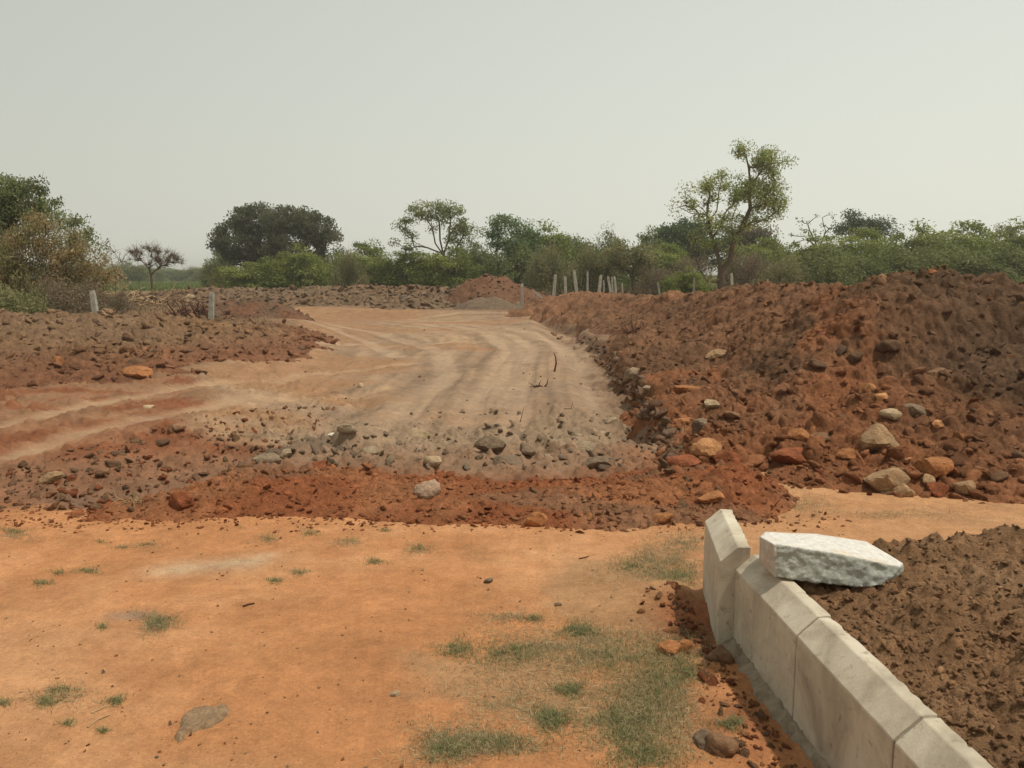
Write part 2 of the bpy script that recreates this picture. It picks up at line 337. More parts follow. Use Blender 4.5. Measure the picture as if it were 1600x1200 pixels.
class Heap:
    def __init__(s, lines, seed, big=0.6, amp=1.0, colf=None, warp=0.35, edge=0.12, fine=1.0):
        s.lines = lines; s.seed = seed; s.big = big; s.amp = amp; s.colf = colf; s.warp = warp; s.edge = edge; s.fine = fine
        P = np.vstack([np.asarray(l, float) for l in lines]); m = P[:, 3] * 1.4 + 0.6
        s.bb = ((P[:, 0] - m).min(), (P[:, 1] - m).min(), (P[:, 0] + m).max(), (P[:, 1] + m).max())
    def h(s, x, y, col=False):
        b = ridge(x, y, s.lines, s.seed, s.warp)
        m = sstep(-0.02, s.edge, b); k = s.seed
        bg_ = s.big
        wx = x + 0.05 * bg_ * fbm(x * 6, y * 6, k + 71, 3); wy = y + 0.05 * bg_ * fbm(x * 6, y * 6, k + 72, 3)
        l0, i0 = lump(wx, wy, bg_ * 0.8, k + 60, 0.35, 0.38); l1, i1 = lump(wx + 9, wy, bg_ * 0.36, k + 11, 0.5, 0.5); l2, i2 = lump(wx, wy + 5, bg_ * 0.19, k + 21, 0.75, 0.65); l3, i3 = lump(wx - 4, wy, bg_ * 0.09, k + 31, 0.85, 0.8)
        pt = sstep(-0.4, 0.4, fbm(x * 0.7, y * 0.7, k + 5, 3)); rdg = 1 - np.abs(fbm(x * 5, y * 5, k + 14, 5, 0.62))
        d = (l0 * 0.6 * pt + l1 * (0.25 + 0.75 * pt) + l2 * 0.9 + l3 * 1.0 * s.fine) * s.amp + 0.10 * bg_ * 2 * fbm(x * 1.2, y * 1.2, k + 8, 4) * s.amp + (0.030 * fbm(x * 11, y * 11, k + 9, 5, 0.65) - 0.07 * bg_ * (1 - rdg)) * s.amp
        z0 = groundH(x, y)
        z = z0 + np.maximum(b, -0.12) + d * m - 0.03 * (1 - m)
        if not col: return z, b
        s.nd = (z0 + np.maximum(b, -0.12) - 0.03 * (1 - m), d * m)
        lt = (i0 - 0.5) * (l0 > 0.02) * 0.8 + (i1 - 0.5) * (l1 > 0.01) + (i2 - 0.5) * (l2 > 0.005) * 0.8 + (i3 - 0.5) * (l3 > 0.004) * 0.6
        C = s.colf(x, y, b); C = C * np.clip(1 + 0.42 * lt, 0.45, 1.7)[..., None]
        return z, b, np.clip(C, 0.01, 0.8)
def two(a, b, sc, seed, bias=0.0):
    return lambda x, y, h: lerp3(np.ones(x.shape + (3,)) * a, b, sstep(-0.25, 0.35, fbm(x * sc, y * sc, seed, 4) + bias))
def right_col(x, y, h):
    C = two(MOUND * [1.08, 1.1, 1.12], BROWN * [1.15, 0.95, 0.82], 0.5, 201)(x, y, h); C = lerp3(C, [0.165, 0.092, 0.050], sstep(0.15, 0.5, fbm(x * 1.6, y * 1.6, 207, 4)) * 0.6)
    n = fbm(x * 0.8, y * 0.8, 203, 4)
    red = sstep(0.0, 0.5, n + 0.55 - 0.9 * np.abs(x - 0.40 * y + 0.1) - 0.25 * sstep(10, 15, y) * 3)
    low = sstep(0.0, 0.5, 0.62 - h + 0.5 * n) * (y < 11)
    C = lerp3(C, [0.340, 0.135, 0.058], np.maximum(red * 0.8, low * 0.85))
    dk = sstep(3.7, 4.7, x + 0.5 * n) * (1 - sstep(9.2, 10.2, y)) * sstep(0.25, 0.5, h); C = lerp3(C, [0.150, 0.088, 0.050], dk * 0.9)
    return C
def left_col(x, y, h):
    C = two([0.250, 0.152, 0.086], [0.255, 0.145, 0.076], 0.45, 211)(x, y, h); n = fbm(x * 0.7, y * 0.7, 213, 3)
    C = lerp3(C, [0.165, 0.105, 0.062], sstep(0.0, 0.35, n) * 0.75)  # shading of pits painted into the bank colour as irregular darker patches
    C = lerp3(C, [0.25, 0.10, 0.05], sstep(0.35, 0.05, h) * 0.7)
    return C
def windrow_col(x, y, h):
    C = two([0.345, 0.118, 0.048], [0.405, 0.165, 0.072], 1.3, 221)(x, y, h)
    C = lerp3(C, [0.29, 0.150, 0.080], sstep(0.1, 0.5, fbm(x * 0.9, y * 2.2, 223, 3) + 0.35 * sstep(-0.5, 0.8, x)) * 0.75)
    return C
HEAPS = {}
HEAPS['right'] = Heap([[(8.6, 8.4, .30, 2.0), (6.6, 9.0, .55, 2.0), (5.9, 9.3, .98, 2.1), (5.25, 9.4, 1.70, 2.5), (4.9, 9.4, 1.64, 2.7), (4.62, 10.2, 1.38, 2.8), (4.6, 12, 1.38, 2.6), (4.6, 14, 1.34, 2.4), (4.6, 17, 1.22, 2.3), (4.4, 20, 1.08, 2.1), (3.8, 25, 1.0, 1.8), (2.5, 31, .95, 2.0), (1.4, 33.5, .65, 1.7)],
                       [(4.6, 10, 1.35, 2.6), (3.3, 8.5, .75, 1.9), (2.35, 7.5, .35, .9)], [(1.75, 6.7, .22, .7), (1.95, 7.5, .28, .6), (2.0, 8.2, .30, .55), (2.25, 10.5, .38, .7), (2.6, 14, .4, .8), (2.7, 17, .4, .9)],
                       [(2.5, 6.25, .10, .5), (3.3, 6.1, .18, .6), (4.2, 6.2, .16, .6), (5.2, 6.4, .14, .8)], [(3.2, 7.1, .42, 1.2), (4.2, 7.4, .75, 1.6), (5.3, 7.5, .75, 1.7), (6.6, 7.5, .5, 1.6)]], 400, 0.62, 1.0, right_col)
HEAPS['left'] = Heap([[(-16, 13.6, .92, 3.9), (-12, 14.2, .88, 3.8), (-9.6, 15.0, .90, 3.8), (-8.2, 16.6, .82, 3.9), (-7.3, 18.6, .58, 3.5), (-6.5, 20.2, .36, 2.3), (-6.1, 20.7, .15, 1.2)]], 500, 0.6, 0.9, left_col)
HEAPS['far'] = Heap([[(-19, 43, .7, 3.0), (-15, 43, .85, 3.4), (-10, 43.5, .9, 3.8), (-5, 43, .95, 3.6), (-2, 42, .8, 3.2)], [(-5.2, 38.2, .5, 1.4), (-3.6, 38, .45, 1.3)]], 600, 1.0, 1.0, two(GREYB * [0.92, 0.85, 0.78], [0.19, 0.118, 0.068], 0.3, 231), edge=0.3)
HEAPS['redheap'] = Heap([[(-1.5, 40.4, 1.40, 2.7), (-0.6, 40.4, 1.36, 2.9)]], 700, 0.6, 0.9, two([0.175, 0.088, 0.05], [0.205, 0.115, 0.07], 0.5, 241), edge=0.3)
HEAPS['gravel'] = Heap([[(-1.45, 36.6, .62, 1.5), (-0.9, 36.6, .66, 1.5)]], 800, 0.25, 0.5, two([0.18, 0.125, 0.082], [0.155, 0.105, 0.07], 0.8, 251), warp=0.15)
HEAPS['smallred'] = Heap([[(-11.6, 31, .6, 1.9), (-9.6, 31, .8, 1.8), (-8.8, 31, .6, 1.4)]], 900, 0.5, 0.9, two([0.19, 0.09, 0.05], [0.155, 0.095, 0.058], 0.8, 261))
HEAPS['windrow'] = Heap([[(-3.0, 5.2, .04, .3), (-2.4, 5.40, .14, .5), (-1.7, 5.65, .21, .8), (-.9, 5.62, .15, .72), (.0, 5.6, .12, .68), (.8, 5.62, .14, .72), (1.2, 5.75, .24, .8), (1.5, 5.7, .26, .7)]], 1000, 0.30, 0.75, windrow_col, warp=0.26, edge=0.11)
def kx(y): return 0.957 + (3.287 - y) * 0.0634            # front face of the kerb line
BEDP = [(kx(-2) + 0.09, -2.0), (kx(3.25) + 0.10, 3.25), (1.45, 3.62), (2.2, 3.85), (4.0, 3.95), (9.0, 4.1), (9.0, -2.0)]
class Bed:
    bb = (0.9, -2.0, 9.5, 4.6); seed = 1100
    def h(s, x, y, col=False):
        k = 1100; wx = x + 0.12 * fbm(x * 2, y * 2, k, 3); wy = y + 0.12 * fbm(x * 2, y * 2, k + 5, 3)
        s0 = poly_sd(x, y, BEDP); s1 = poly_sd(wx, wy, BEDP)
        s1 = np.where(y < 3.3, np.where(x < 1.5, s0 + 0.3, s1), s1)
        b = np.where(s0 < -0.35, -0.2, 0.375 * sstep(-0.10, 0.30, s1) - 0.02)
        b = np.where((x < kx(y) + 0.09) & (y < 4.0), -0.2, b)
        m = sstep(-0.02, 0.2, b)
        l0, i0 = lump(x, y, 0.30, k + 60, 0.5, 0.42); l1, i1 = lump(x + 9, y, 0.14, k + 11, 0.65, 0.6); l2, i2 = lump(x, y + 5, 0.07, k + 21, 0.8, 0.75); l3, i3 = lump(x, y, 0.032, k + 31, 0.8, 0.8)
        pt = sstep(-0.3, 0.4, fbm(x * 1.3, y * 1.3, k + 5, 3))
        d = l0 * 0.7 * pt + l1 * (0.3 + 0.7 * pt) * 0.75 + l2 * 0.85 + l3 + 0.05 * fbm(x * 1.5, y * 1.5, k + 8, 4) + 0.012 * fbm(x * 20, y * 20, k + 9, 3)
        d = d * np.where(y < 3.3, 0.6 + 0.4 * sstep(0.02, 0.30, x - kx(y) - 0.10), 1)
        z = np.maximum(b, -0.2) + d * m + 0.045 * sstep(0.1, 1.0, x - kx(y)) * m
        if not col: return z, b
        C = two(BEDC, [0.385, 0.225, 0.120], 1.5, 271)(x, y, b)
        C = lerp3(C, [0.22, 0.130, 0.068], sstep(0.1, 0.5, fbm(x * 0.8, y * 1.6, 273, 3) + 0.2 * sstep(2.5, 3.8, y)) * 0.7)
        lt = (i0 - 0.5) * (l0 > 0.02) * 0.6 + (i1 - 0.5) * (l1 > 0.01) + (i2 - 0.5) * (l2 > 0.004) * 0.8 + (i3 - 0.5) * (l3 > 0.003) * 0.5
        C = C * np.clip(1 + 0.35 * lt, 0.5, 1.6)[..., None]
        return z, b, np.clip(C, 0.01, 0.8)
HEAPS['bed'] = Bed()

def surf(x, y):
    x = np.atleast_1d(np.asarray(x, float)); y = np.atleast_1d(np.asarray(y, float))
    z = groundH(x, y)
    for H in HEAPS.values():
        x0, y0, x1, y1 = H.bb; m = (x > x0) & (x < x1) & (y > y0) & (y < y1)
        if m.any():
            hz, b = H.h(x[m], y[m]); zz = z[m]; z[m] = np.where(b > -0.02, np.maximum(zz, hz), zz)
    return z
def hit(pts):
    """first surface point on the sight line of each photo point"""
    pts = np.asarray(pts, float); a = PITCH + np.arctan((pts[:, 1] - 600) / FPX)
    ys = 1.7 * 1.022 ** np.arange(0, 165)
    ys = ys[ys < 60]
    Y = np.broadcast_to(ys, (len(pts), len(ys))); Z = CAMH - Y * np.tan(a)[:, None]
    X = (pts[:, 0:1] - 800) / FPX * (Y * cos(PITCH) + (CAMH - Z) * sin(PITCH))
    S = surf(X.ravel(), Y.ravel()).reshape(Y.shape)
    under = Z <= S; k = np.where(under.any(1), under.argmax(1), len(ys) - 1); r = np.arange(len(pts))
    lo = ys[np.maximum(k - 1, 0)]; hi = ys[k]; ta = np.tan(a)
    fx = lambda y: (pts[:, 0] - 800) / FPX * (y * cos(PITCH) + y * ta * sin(PITCH))
    for _ in range(5):
        mid = (lo + hi) / 2; u = CAMH - mid * ta <= surf(fx(mid), mid); hi = np.where(u, mid, hi); lo = np.where(u, lo, mid)
    return np.stack([fx(hi), hi, surf(fx(hi), hi)], 1)

def polar(th, r):
    T, R = np.meshgrid(th, r); return R * np.sin(T), R * np.cos(T)
def grid_faces(nr, nc, wrap=False):
    i = np.arange(nr - 1)[:, None]; j = np.arange(nc - (0 if wrap else 1))[None, :]; j2 = (j + 1) % nc
    a = i * nc + j; b = i * nc + j2; c = (i + 1) * nc + j2; d = (i + 1) * nc + j
    return np.stack([a + 0 * j, b + 0 * i, c, d], -1).reshape(-1, 4)
def compact(V, F, C):
    u = np.unique(F); m = np.full(len(V), -1); m[u] = np.arange(len(u)); return V[u], m[F], C[u]

thd = np.radians(np.arange(-41, 41.01, 0.12)); tho = np.radians(np.r_[np.arange(42, 90, 1.5), np.arange(90, 270, 6.0), np.arange(270, 318.9, 1.5)])
th = np.r_[thd, tho]
rr = np.r_[0.25, 0.6, 0.9, 1.1, 1.4, 1.6 * 1.0048 ** np.arange(0, 790)]; rr = np.r_[rr[rr < 70], 70 * 1.045 ** np.arange(0, 66)]
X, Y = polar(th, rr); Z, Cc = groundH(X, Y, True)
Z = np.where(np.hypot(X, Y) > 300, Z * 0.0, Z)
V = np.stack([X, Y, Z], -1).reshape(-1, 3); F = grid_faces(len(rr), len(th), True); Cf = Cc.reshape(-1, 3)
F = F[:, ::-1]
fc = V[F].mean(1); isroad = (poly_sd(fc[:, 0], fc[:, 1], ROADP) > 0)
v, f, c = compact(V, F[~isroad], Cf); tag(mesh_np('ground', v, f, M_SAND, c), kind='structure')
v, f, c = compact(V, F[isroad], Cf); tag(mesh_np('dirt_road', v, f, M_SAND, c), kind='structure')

def build_heap(key, name, label, cat, ratio=1.0035, dth=0.12, mat=None):
    H = HEAPS[key]; x0, y0, x1, y1 = H.bb; y0c = max(y0, 0.4)
    ths = [math.atan2(a, b) for a in (x0, x1) for b in (y0c, y1)]
    t0, t1 = max(min(ths), radians(-62)), min(max(ths), radians(75))
    rs = [math.hypot(a, b) for a in (x0, x1) for b in (y0c, y1)] + [y0c if x0 < 0 < x1 else 1e9]
    r0, r1 = min(rs), max(rs)
    fine = np.arange(max(t0, radians(-40)), min(t1, radians(40)) + 1e-6, radians(dth))
    lo = np.arange(t0, fine[0] - 1e-4, radians(0.6)); hi = np.arange(fine[-1] + radians(0.6), t1, radians(0.6))
    tt = np.r_[lo, fine, hi]; r = r0 * ratio ** np.arange(0, int(math.log(r1 / r0) / math.log(ratio)) + 2)
    X, Y = polar(tt, r); m = (X > x0) & (X < x1) & (Y > y0) & (Y < y1)
    Z = np.full(X.shape, -9.0); B = np.full(X.shape, -1.0); C = np.zeros(X.shape + (3,))
    z, b, c = H.h(X[m], Y[m], True); Z[m] = z; B[m] = b; C[m] = c
    if hasattr(H, 'nd'):                                       # clods stand out at right angles to the slope
        Zb = np.full(X.shape, -0.4); Dd = np.zeros(X.shape); Zb[m] = H.nd[0]; Dd[m] = H.nd[1]; Zs_ = Zb.copy()
        for _ in range(6): Zs_[1:-1, 1:-1] = (Zs_[:-2, 1:-1] + Zs_[2:, 1:-1] + Zs_[1:-1, :-2] + Zs_[1:-1, 2:] + Zs_[1:-1, 1:-1]) / 5
        A = [np.stack([np.gradient(q, axis=k) for q in (X, Y, Zs_)], -1) for k in (0, 1)]; N_ = np.cross(A[1], A[0]); N_ /= np.linalg.norm(N_, axis=2)[..., None] + 1e-12
        N_ *= np.where(N_[..., 2:3] < 0, -1, 1); N_[..., :2] = np.clip(N_[..., :2], -0.7, 0.7)
        X = X + N_[..., 0] * Dd; Y = Y + N_[..., 1] * Dd; Z = np.where(m, Zb + N_[..., 2] * Dd, Z)
    F = grid_faces(len(r), len(tt))[:, ::-1]; bf = B.ravel()[F]; F = F[(bf.max(1) > -0.05) & (bf.min(1) > -0.99) & (Z.ravel()[F].min(1) > -5)]
    v, f, c = compact(np.stack([X, Y, Z], -1).reshape(-1, 3), F, C.reshape(-1, 3))
    return tag(mesh_np(name, v, f, mat or M_SOIL, c), label, cat)
build_heap('right', 'earth_mound', 'largest mound, brown and red excavated earth heaped along the right of the dirt road', 'earth mound', 1.0032)
build_heap('left', 'earth_mound', 'long low bank of grey-brown clods on the left, two stone posts standing behind its top', 'earth mound')
build_heap('far', 'earth_mound', 'row of grey-brown clods closing the far end of the dirt road', 'earth mound', 1.002)
build_heap('redheap', 'earth_mound', 'tall rounded red-brown heap at the far end of the road below the treeline', 'earth mound', 1.002)
build_heap('gravel', 'gravel_heap', 'low grey-brown gravel heap in front of the far red-brown heap', 'gravel heap', 1.002)
build_heap('smallred', 'earth_mound', 'small reddish heap right behind the tip of the left bank where the road bends', 'earth mound', 1.002)
build_heap('windrow', 'earth_mound', 'low ridge of loose bright red soil lying across the near end of the dirt road', 'earth mound')
build_heap('bed', 'soil_bed', 'dark brown crumbly soil filled in behind the concrete kerb', 'soil bed', 1.0048, 0.14)

print('T heaps', time.time() - T0)
# ------------------------------------------------------------ rocks and clods
_ico = {}
def ico(sub):
    if sub in _ico: return _ico[sub]
    import bmesh
    bm = bmesh.new(); bmesh.ops.create_icosphere(bm, subdivisions=sub, radius=1.0)
    V = np.array([v.co[:] for v in bm.verts]); F = np.array([[v.index for v in f.verts] for f in bm.faces]); bm.free()
    _ico[sub] = (V, F); return V, F
def rock_verts(rng, sub=3, angular=1.0, rough=0.05):
    D, F = ico(sub); n = rng.integers(7, 13) if angular > 0.9 else rng.integers(9, 15)
    N = rng.normal(size=(n, 3)); N /= np.linalg.norm(N, axis=1)[:, None]; hgt = rng.uniform(0.62, 1.0, n)
    dots = np.clip(D @ N.T, 1e-3, None) / hgt
    p = (34 if angular > 0.9 else 14) * angular + 4
    r = 1.0 / (np.sum(dots ** p, 1) ** (1 / p)); r = np.minimum(r, 1.32)
    s = rng.integers(0, 9999)
    nz = fbm(D[:, 0] * 2.3 + D[:, 2] * 1.9 + 5, D[:, 1] * 2.3 - D[:, 2] * 1.3, int(s), 4) + 0.6 * fbm(D[:, 2] * 5.1 + D[:, 0] * 3, D[:, 1] * 5.3 + D[:, 2], int(s) + 3, 3)
    return D * (r * (1 + rough * nz))[:, None], F
RC = dict(tan=(0.36, 0.225, 0.12), pale=(0.44, 0.315, 0.19), orange=(0.36, 0.155, 0.062), bright=(0.48, 0.235, 0.10), red=(0.25, 0.083, 0.036), brown=(0.235, 0.13, 0.07), dark=(0.15, 0.085, 0.048),
          grey=(0.30, 0.22, 0.14), dgrey=(0.21, 0.145, 0.092), pink=(0.46, 0.31, 0.21), white=(0.62, 0.52, 0.40), soil=(0.28, 0.165, 0.085))
ROCKS = [
 (1369, 684, 52, 36, 'tan', 'large tan boulder on the lower slope of the big right mound'),
 (1381, 748, 52, 36, 'tan', 'large brownish boulder at the very foot of the big mound, above the sandy path'),
 (1456, 726, 44, 34, 'orange', 'flat-faced orange-red block at the foot of the big right mound'),
 (1408, 768, 28, 20, 'tan', 'angular tan stone just below the large brownish boulder at the path edge'),
 (1448, 750, 17, 15, 'tan', 'small round tan stone under the flat-faced orange-red block'),
 (1464, 766, 30, 20, 'red', 'reddish stone at the path edge below the small round tan stone'),
 (1503, 760, 26, 24, 'tan', 'stone with a pale top at the path edge, right of the reddish stone'),
 (1395, 646, 27, 23, 'pale', 'pale yellowish stone just above the large tan boulder'),
 (1357, 606, 17, 17, 'bright', 'upper left of two small orange-yellow stones on the big mound slope'),
 (1378, 618, 20, 13, 'bright', 'lower right of two small orange-yellow stones on the big mound slope'),
 (1464, 663, 19, 11, 'bright', 'small pale orange chip lying alone on the dark right part of the mound'),
 (1421, 718, 13, 9, 'bright', 'small pale orange chip between the two large boulders and the orange-red block'),
 (1251, 678, 27, 15, 'orange', 'orange stone on the lower left slope of the big mound'),
 (1283, 680, 31, 13, 'brown', 'long flat brown stone right beside the orange stone on the lower mound'),
 (1325, 708, 30, 13, 'orange', 'flat orange stone left of and below the large tan boulder'),
 (1244, 712, 56, 19, 'red', 'long dark red lump along the foot of the mound beside the sandy path'),
 (1591, 709, 22, 14, 'dark', 'dark stone at the right picture edge at the foot of the mound'),
 (1404, 733, 22, 14, 'brown', 'brown stone pressed against the right side of the large brownish boulder'),
 (1412, 750, 16, 15, 'brown', 'small dark brown stone in the gap under the flat-faced orange-red block'),
 (1388, 538, 34, 20, 'dark', 'dark clod sticking out high on the big mound face'),
 (1336, 553, 26, 20, 'dark', 'dark clod left of the high dark clod on the big mound face'),
 (1277, 567, 34, 12, 'dark', 'long narrow dark clod on the left part of the big mound face'),
 (1471, 579, 34, 15, 'brown', 'broad brown clod with shade below it, right part of the big mound face'),
 (1430, 642, 42, 22, 'dgrey', 'dark grey lump in the hollow right of the pale yellowish stone'),
 (1376, 434, 20, 22, 'brown', 'upright brown clod standing on the crest of the big mound'),
 (1283, 438, 25, 15, 'brown', 'wide clod on the left part of the crest of the big mound'),
 (1455, 424, 15, 10, 'orange', 'small orange clod at the summit of the big mound'),
 (1125, 554, 36, 14, 'tan', 'long tan stone lying in the earth in the middle of the right slope'),
 (1072, 609, 29, 20, 'orange', 'orange-brown boulder on the rim of the cut beside the road'),
 (1111, 630, 23, 15, 'pale', 'pale tan stone right of the orange-brown rim boulder'),
 (987, 581, 25, 15, 'grey', 'pale grey stone at the right edge of the road, farther one'),
 (1014, 608, 19, 12, 'grey', 'pale stone at the right edge of the road, nearer one'),
 (1148, 648, 25, 12, 'brown', 'flat brown stone between the rim of the cut and the mound slope'),
 (1101, 666, 33, 21, 'dgrey', 'grey-brown sod lump on the near end of the rim'),
 (1072, 657, 30, 16, 'orange', 'orange lump on the near end of the rim, left of the sod lump'),
 (1103, 700, 36, 25, 'bright', 'brightest orange block, at the corner where road, red ridge and mound meet'),
 (1069, 719, 46, 21, 'red', 'smooth red slab at the corner, left of the brightest orange block'),
 (1140, 713, 34, 20, 'red', 'red block right of the brightest orange block at the corner'),
 (1034, 807, 26, 18, 'orange', 'rounded orange-brown stone at the front of the red ridge, near the leaning kerb block'),
 (1115, 776, 40, 15, 'orange', 'flat orange slab on the right end of the red ridge'),
 (917, 695, 35, 16, 'grey', 'flat grey stone at the near end of the road surface'),
 (901, 679, 17, 14, 'grey', 'pointed grey stone behind the flat grey stone on the near road'),
 (890, 698, 21, 14, 'brown', 'brown-grey stone left of the flat grey stone on the near road'),
 (933, 721, 36, 15, 'dgrey', 'dark flat stone at the border of the road and the red ridge'),
 (955, 656, 21, 10, 'grey', 'low grey stone lying apart near the right side of the road'),
 (416, 715, 36, 17, 'grey', 'flat greenish-grey stone, left of a neighbouring pair left of the red ridge top'),
 (447, 709, 25, 14, 'grey', 'greenish-grey stone, right of a neighbouring pair left of the red ridge top'),
 (653, 677, 40, 18, 'pale', 'largest pale grey stone half buried in the near road'),
 (581, 704, 21, 12, 'grey', 'grey stone lying left of the dark pair of lumps on the near road'),
 (619, 713, 34, 20, 'brown', 'dark brown lump in the grey-brown border just behind the red ridge'),
 (678, 718, 21, 16, 'pale', 'small pale stone standing up right of the dark brown lump'),
 (769, 696, 38, 21, 'dgrey', 'grey-brown boulder with a dark shaded side in the middle of the near road'),
 (789, 720, 50, 13, 'dgrey', 'long flat dark stone in front of the grey-brown boulder'),
 (822, 701, 23, 17, 'dgrey', 'dark angular stone right of the grey-brown boulder'),
 (853, 712, 19, 12, 'grey', 'small grey stone in front right of the dark angular stone'),
 (670, 764, 32, 28, 'pink', 'pale pinkish rock standing on the red soil ridge'),
 (834, 812, 30, 22, 'orange', 'orange block at the front edge of the red ridge, centre of the photo'),
 (503, 727, 34, 16, 'red', 'red clod on the highest part of the red ridge'),
 (286, 781, 34, 24, 'red', 'rounded red lump near the left end of the red ridge'),
 (544, 669, 25, 12, 'grey', 'grey stone far left on the near road beside a white chip'),
 (522, 679, 18, 6, 'white', 'white flat chip on the near road'),
 (564, 602, 9, 8, 'pale', 'little round pale stone alone on the left middle of the road'),
 (80, 747, 27, 20, 'tan', 'round tan stone alone in the red dirt at the far left'),
 (217, 581, 40, 20, 'orange', 'orange-brown boulder at the foot of the left bank'),
 (212, 562, 24, 13, 'dark', 'dark clod on top of the boulder at the foot of the left bank'),
 (91, 566, 15, 15, 'orange', 'small orange stone on the left bank near the picture edge'),
 (177, 723, 25, 13, 'dark', 'dark clod in the red dirt right above the round tan stone'),
 (231, 637, 17, 9, 'pale', 'pale stone between the two wheel tracks on the left'),
 (277, 666, 25, 15, 'brown', 'brown stone just below the end of the lower pale wheel track'),
 (255, 690, 20, 13, 'dark', 'dark clod lying below the brown stone of the lower wheel track'),
 (384, 726, 24, 9, 'dark', 'flat dark clod left of the pair of greenish-grey stones'),
 (763, 907, 12, 9, 'dgrey', 'brown and white pebble lying out on the orange sand, centre'),
 (871, 944, 9, 7, 'dgrey', 'small brown pebble on the orange sand, right of the brown and white one'),
 (1047, 1013, 27, 21, 'orange', 'left of two orange stones touching in the grass by the kerb'),
 (1071, 1010, 20, 16, 'orange', 'right of two orange stones touching in the grass by the kerb'),
 (1122, 1021, 32, 26, 'brown', 'brown stone leaning at the foot of the upright kerb block'),
 (1103, 1154, 36, 26, 'dgrey', 'left and darker of two soil clods by the kerb at the bottom of the photo'),
 (1126, 1163, 38, 30, 'brown', 'right and larger of two soil clods by the kerb at the bottom of the photo'),
 (1262, 914, 36, 24, 'soil', 'soil clod under the near edge of the white stone'),
 (185, 706, 22, 12, 'dark', 'dark clod in the red dirt higher than its neighbour beside the lower wheel track'),
 (160, 925 - 190, 18, 10, 'brown', 'brown clod in the red dirt right of the round tan stone'),
 (296, 464, 12, 9, 'pale', 'pale round stone in front of the dead roots'),
 (122, 830, 12, 6, 'orange', 'small orange crumb at the front edge of the red dirt far left'),
 (617, 1084, 12, 8, 'pale', 'small pale pebble at the edge of the grass'),
]
rk = hit([(r[0], r[1] + r[3] * 0.30) for r in ROCKS])
def put_rock(p, wpx, hpx, colname, label, rng, name='rock', cat='rock', sub=3):
    dist = math.hypot(p[1], CAMH - p[2]); m = dist / FPX
    wd = wpx * m * 0.56; hh = hpx * m * 0.56; deep = 0.30 if colname not in ('brown', 'dark', 'soil') else 0.12
    v, f = rock_verts(rng, sub, 1.0 if colname not in ('dark', 'soil', 'brown') else 0.35, 0.07 if colname not in ('dark', 'soil', 'brown') else 0.16)
    v = v * [wd, (wd + hh) * 0.5, hh]; a = rng.uniform(-0.3, 0.3); ca, sa = cos(a), sin(a)
    v = np.stack([v[:, 0] * ca - v[:, 1] * sa, v[:, 0] * sa + v[:, 1] * ca, v[:, 2]], 1)
    base = np.array(RC[colname]) * rng.uniform(0.9, 1.1)
    nn = fbm(v[:, 0] / wd * 1.5 + 7, v[:, 2] / hh * 1.5 + v[:, 1] / wd, int(rng.integers(999)), 3)
    c = np.clip(base * (1 + 0.3 * nn)[:, None], 0.01, 0.8)
    o = mesh_np(name, v, f, M_ROCK, c, smooth=False if colname not in ('dark', 'soil', 'brown') else True)
    o.location = (p[0], p[1], p[2] + hh * deep)
    return tag(o, label, cat)
rr_ = np.random.default_rng(21)
for R_, p in zip(ROCKS, rk):
    clod = 'clod' in R_[5] or 'lump' in R_[5] or 'crumb' in R_[5]
    put_rock(p, R_[2], R_[3], R_[4], R_[5], rr_, 'soil_clod' if clod else 'rock', 'clod' if clod else 'rock')

def scatter(name, label, n, sampler, size, cols, seed, cat='clods', flat=0.75, embed=0.1, own=None, pw=3.5):
    rng = np.random.default_rng(seed); P = sampler(rng, n); oc = None
    if own:
        z, b_, oc = HEAPS[own].h(P[:, 0], P[:, 1], True); k = b_ > -0.01; P, z, oc = P[k], z[k], oc[k]
    else: z = surf(P[:, 0], P[:, 1])
    n = len(P); Vs = []; Fs = []; Cs = []; off = 0
    s = size[0] + (size[1] - size[0]) * rng.random(n) ** pw * rng.uniform(0.6, 1.1, n); cc = np.array([RC[c] if isinstance(c, str) else c for c in cols])
    col = cc[rng.integers(len(cc), size=n)] * rng.uniform(0.85, 1.15, (n, 1))
    if oc is not None: col = np.where(rng.random((n, 1)) < 0.93, oc * rng.uniform(0.8, 1.25, (n, 1)), col)
    order = np.argsort(s); cutn = int(np.searchsorted(s[order], size[1] * 0.35))
    for q in range(48):
        big = q >= 24; pool = order[cutn:] if big else order[:cutn]; ix = pool[q % 24::24]
        if not len(ix): continue
        v, f = rock_verts(rng, 2 if big else 1, rng.uniform(0.2, 0.9), 0.5 if big else 0.35); m = len(ix); a = rng.uniform(0, 6.28, m); ca, sa = np.cos(a)[:, None], np.sin(a)[:, None]
        S = s[ix][:, None]; x = v[:, 0] * S; y = v[:, 1] * S * rng.uniform(0.6, 1.0, (m, 1)); w_ = v[:, 2] * S * rng.uniform(0.4, flat, (m, 1)); tl = rng.normal(0, 0.5, (m, 1)); w_ = w_ + x * tl
        V = np.stack([x * ca - y * sa + P[ix, 0:1], x * sa + y * ca + P[ix, 1:2], w_ + (z[ix] + s[ix] * embed)[:, None]], 2).reshape(-1, 3)
        Vs.append(V); Fs.append((f[None] + (np.arange(m) * len(v))[:, None, None]).reshape(-1, 3) + off); off += len(V)
        Cs.append(np.repeat(col[ix], len(v), 0))
    return tag(mesh_np(name, np.vstack(Vs), np.vstack(Fs), M_SOIL, np.vstack(Cs), smooth=True), label, cat, kind='stuff')
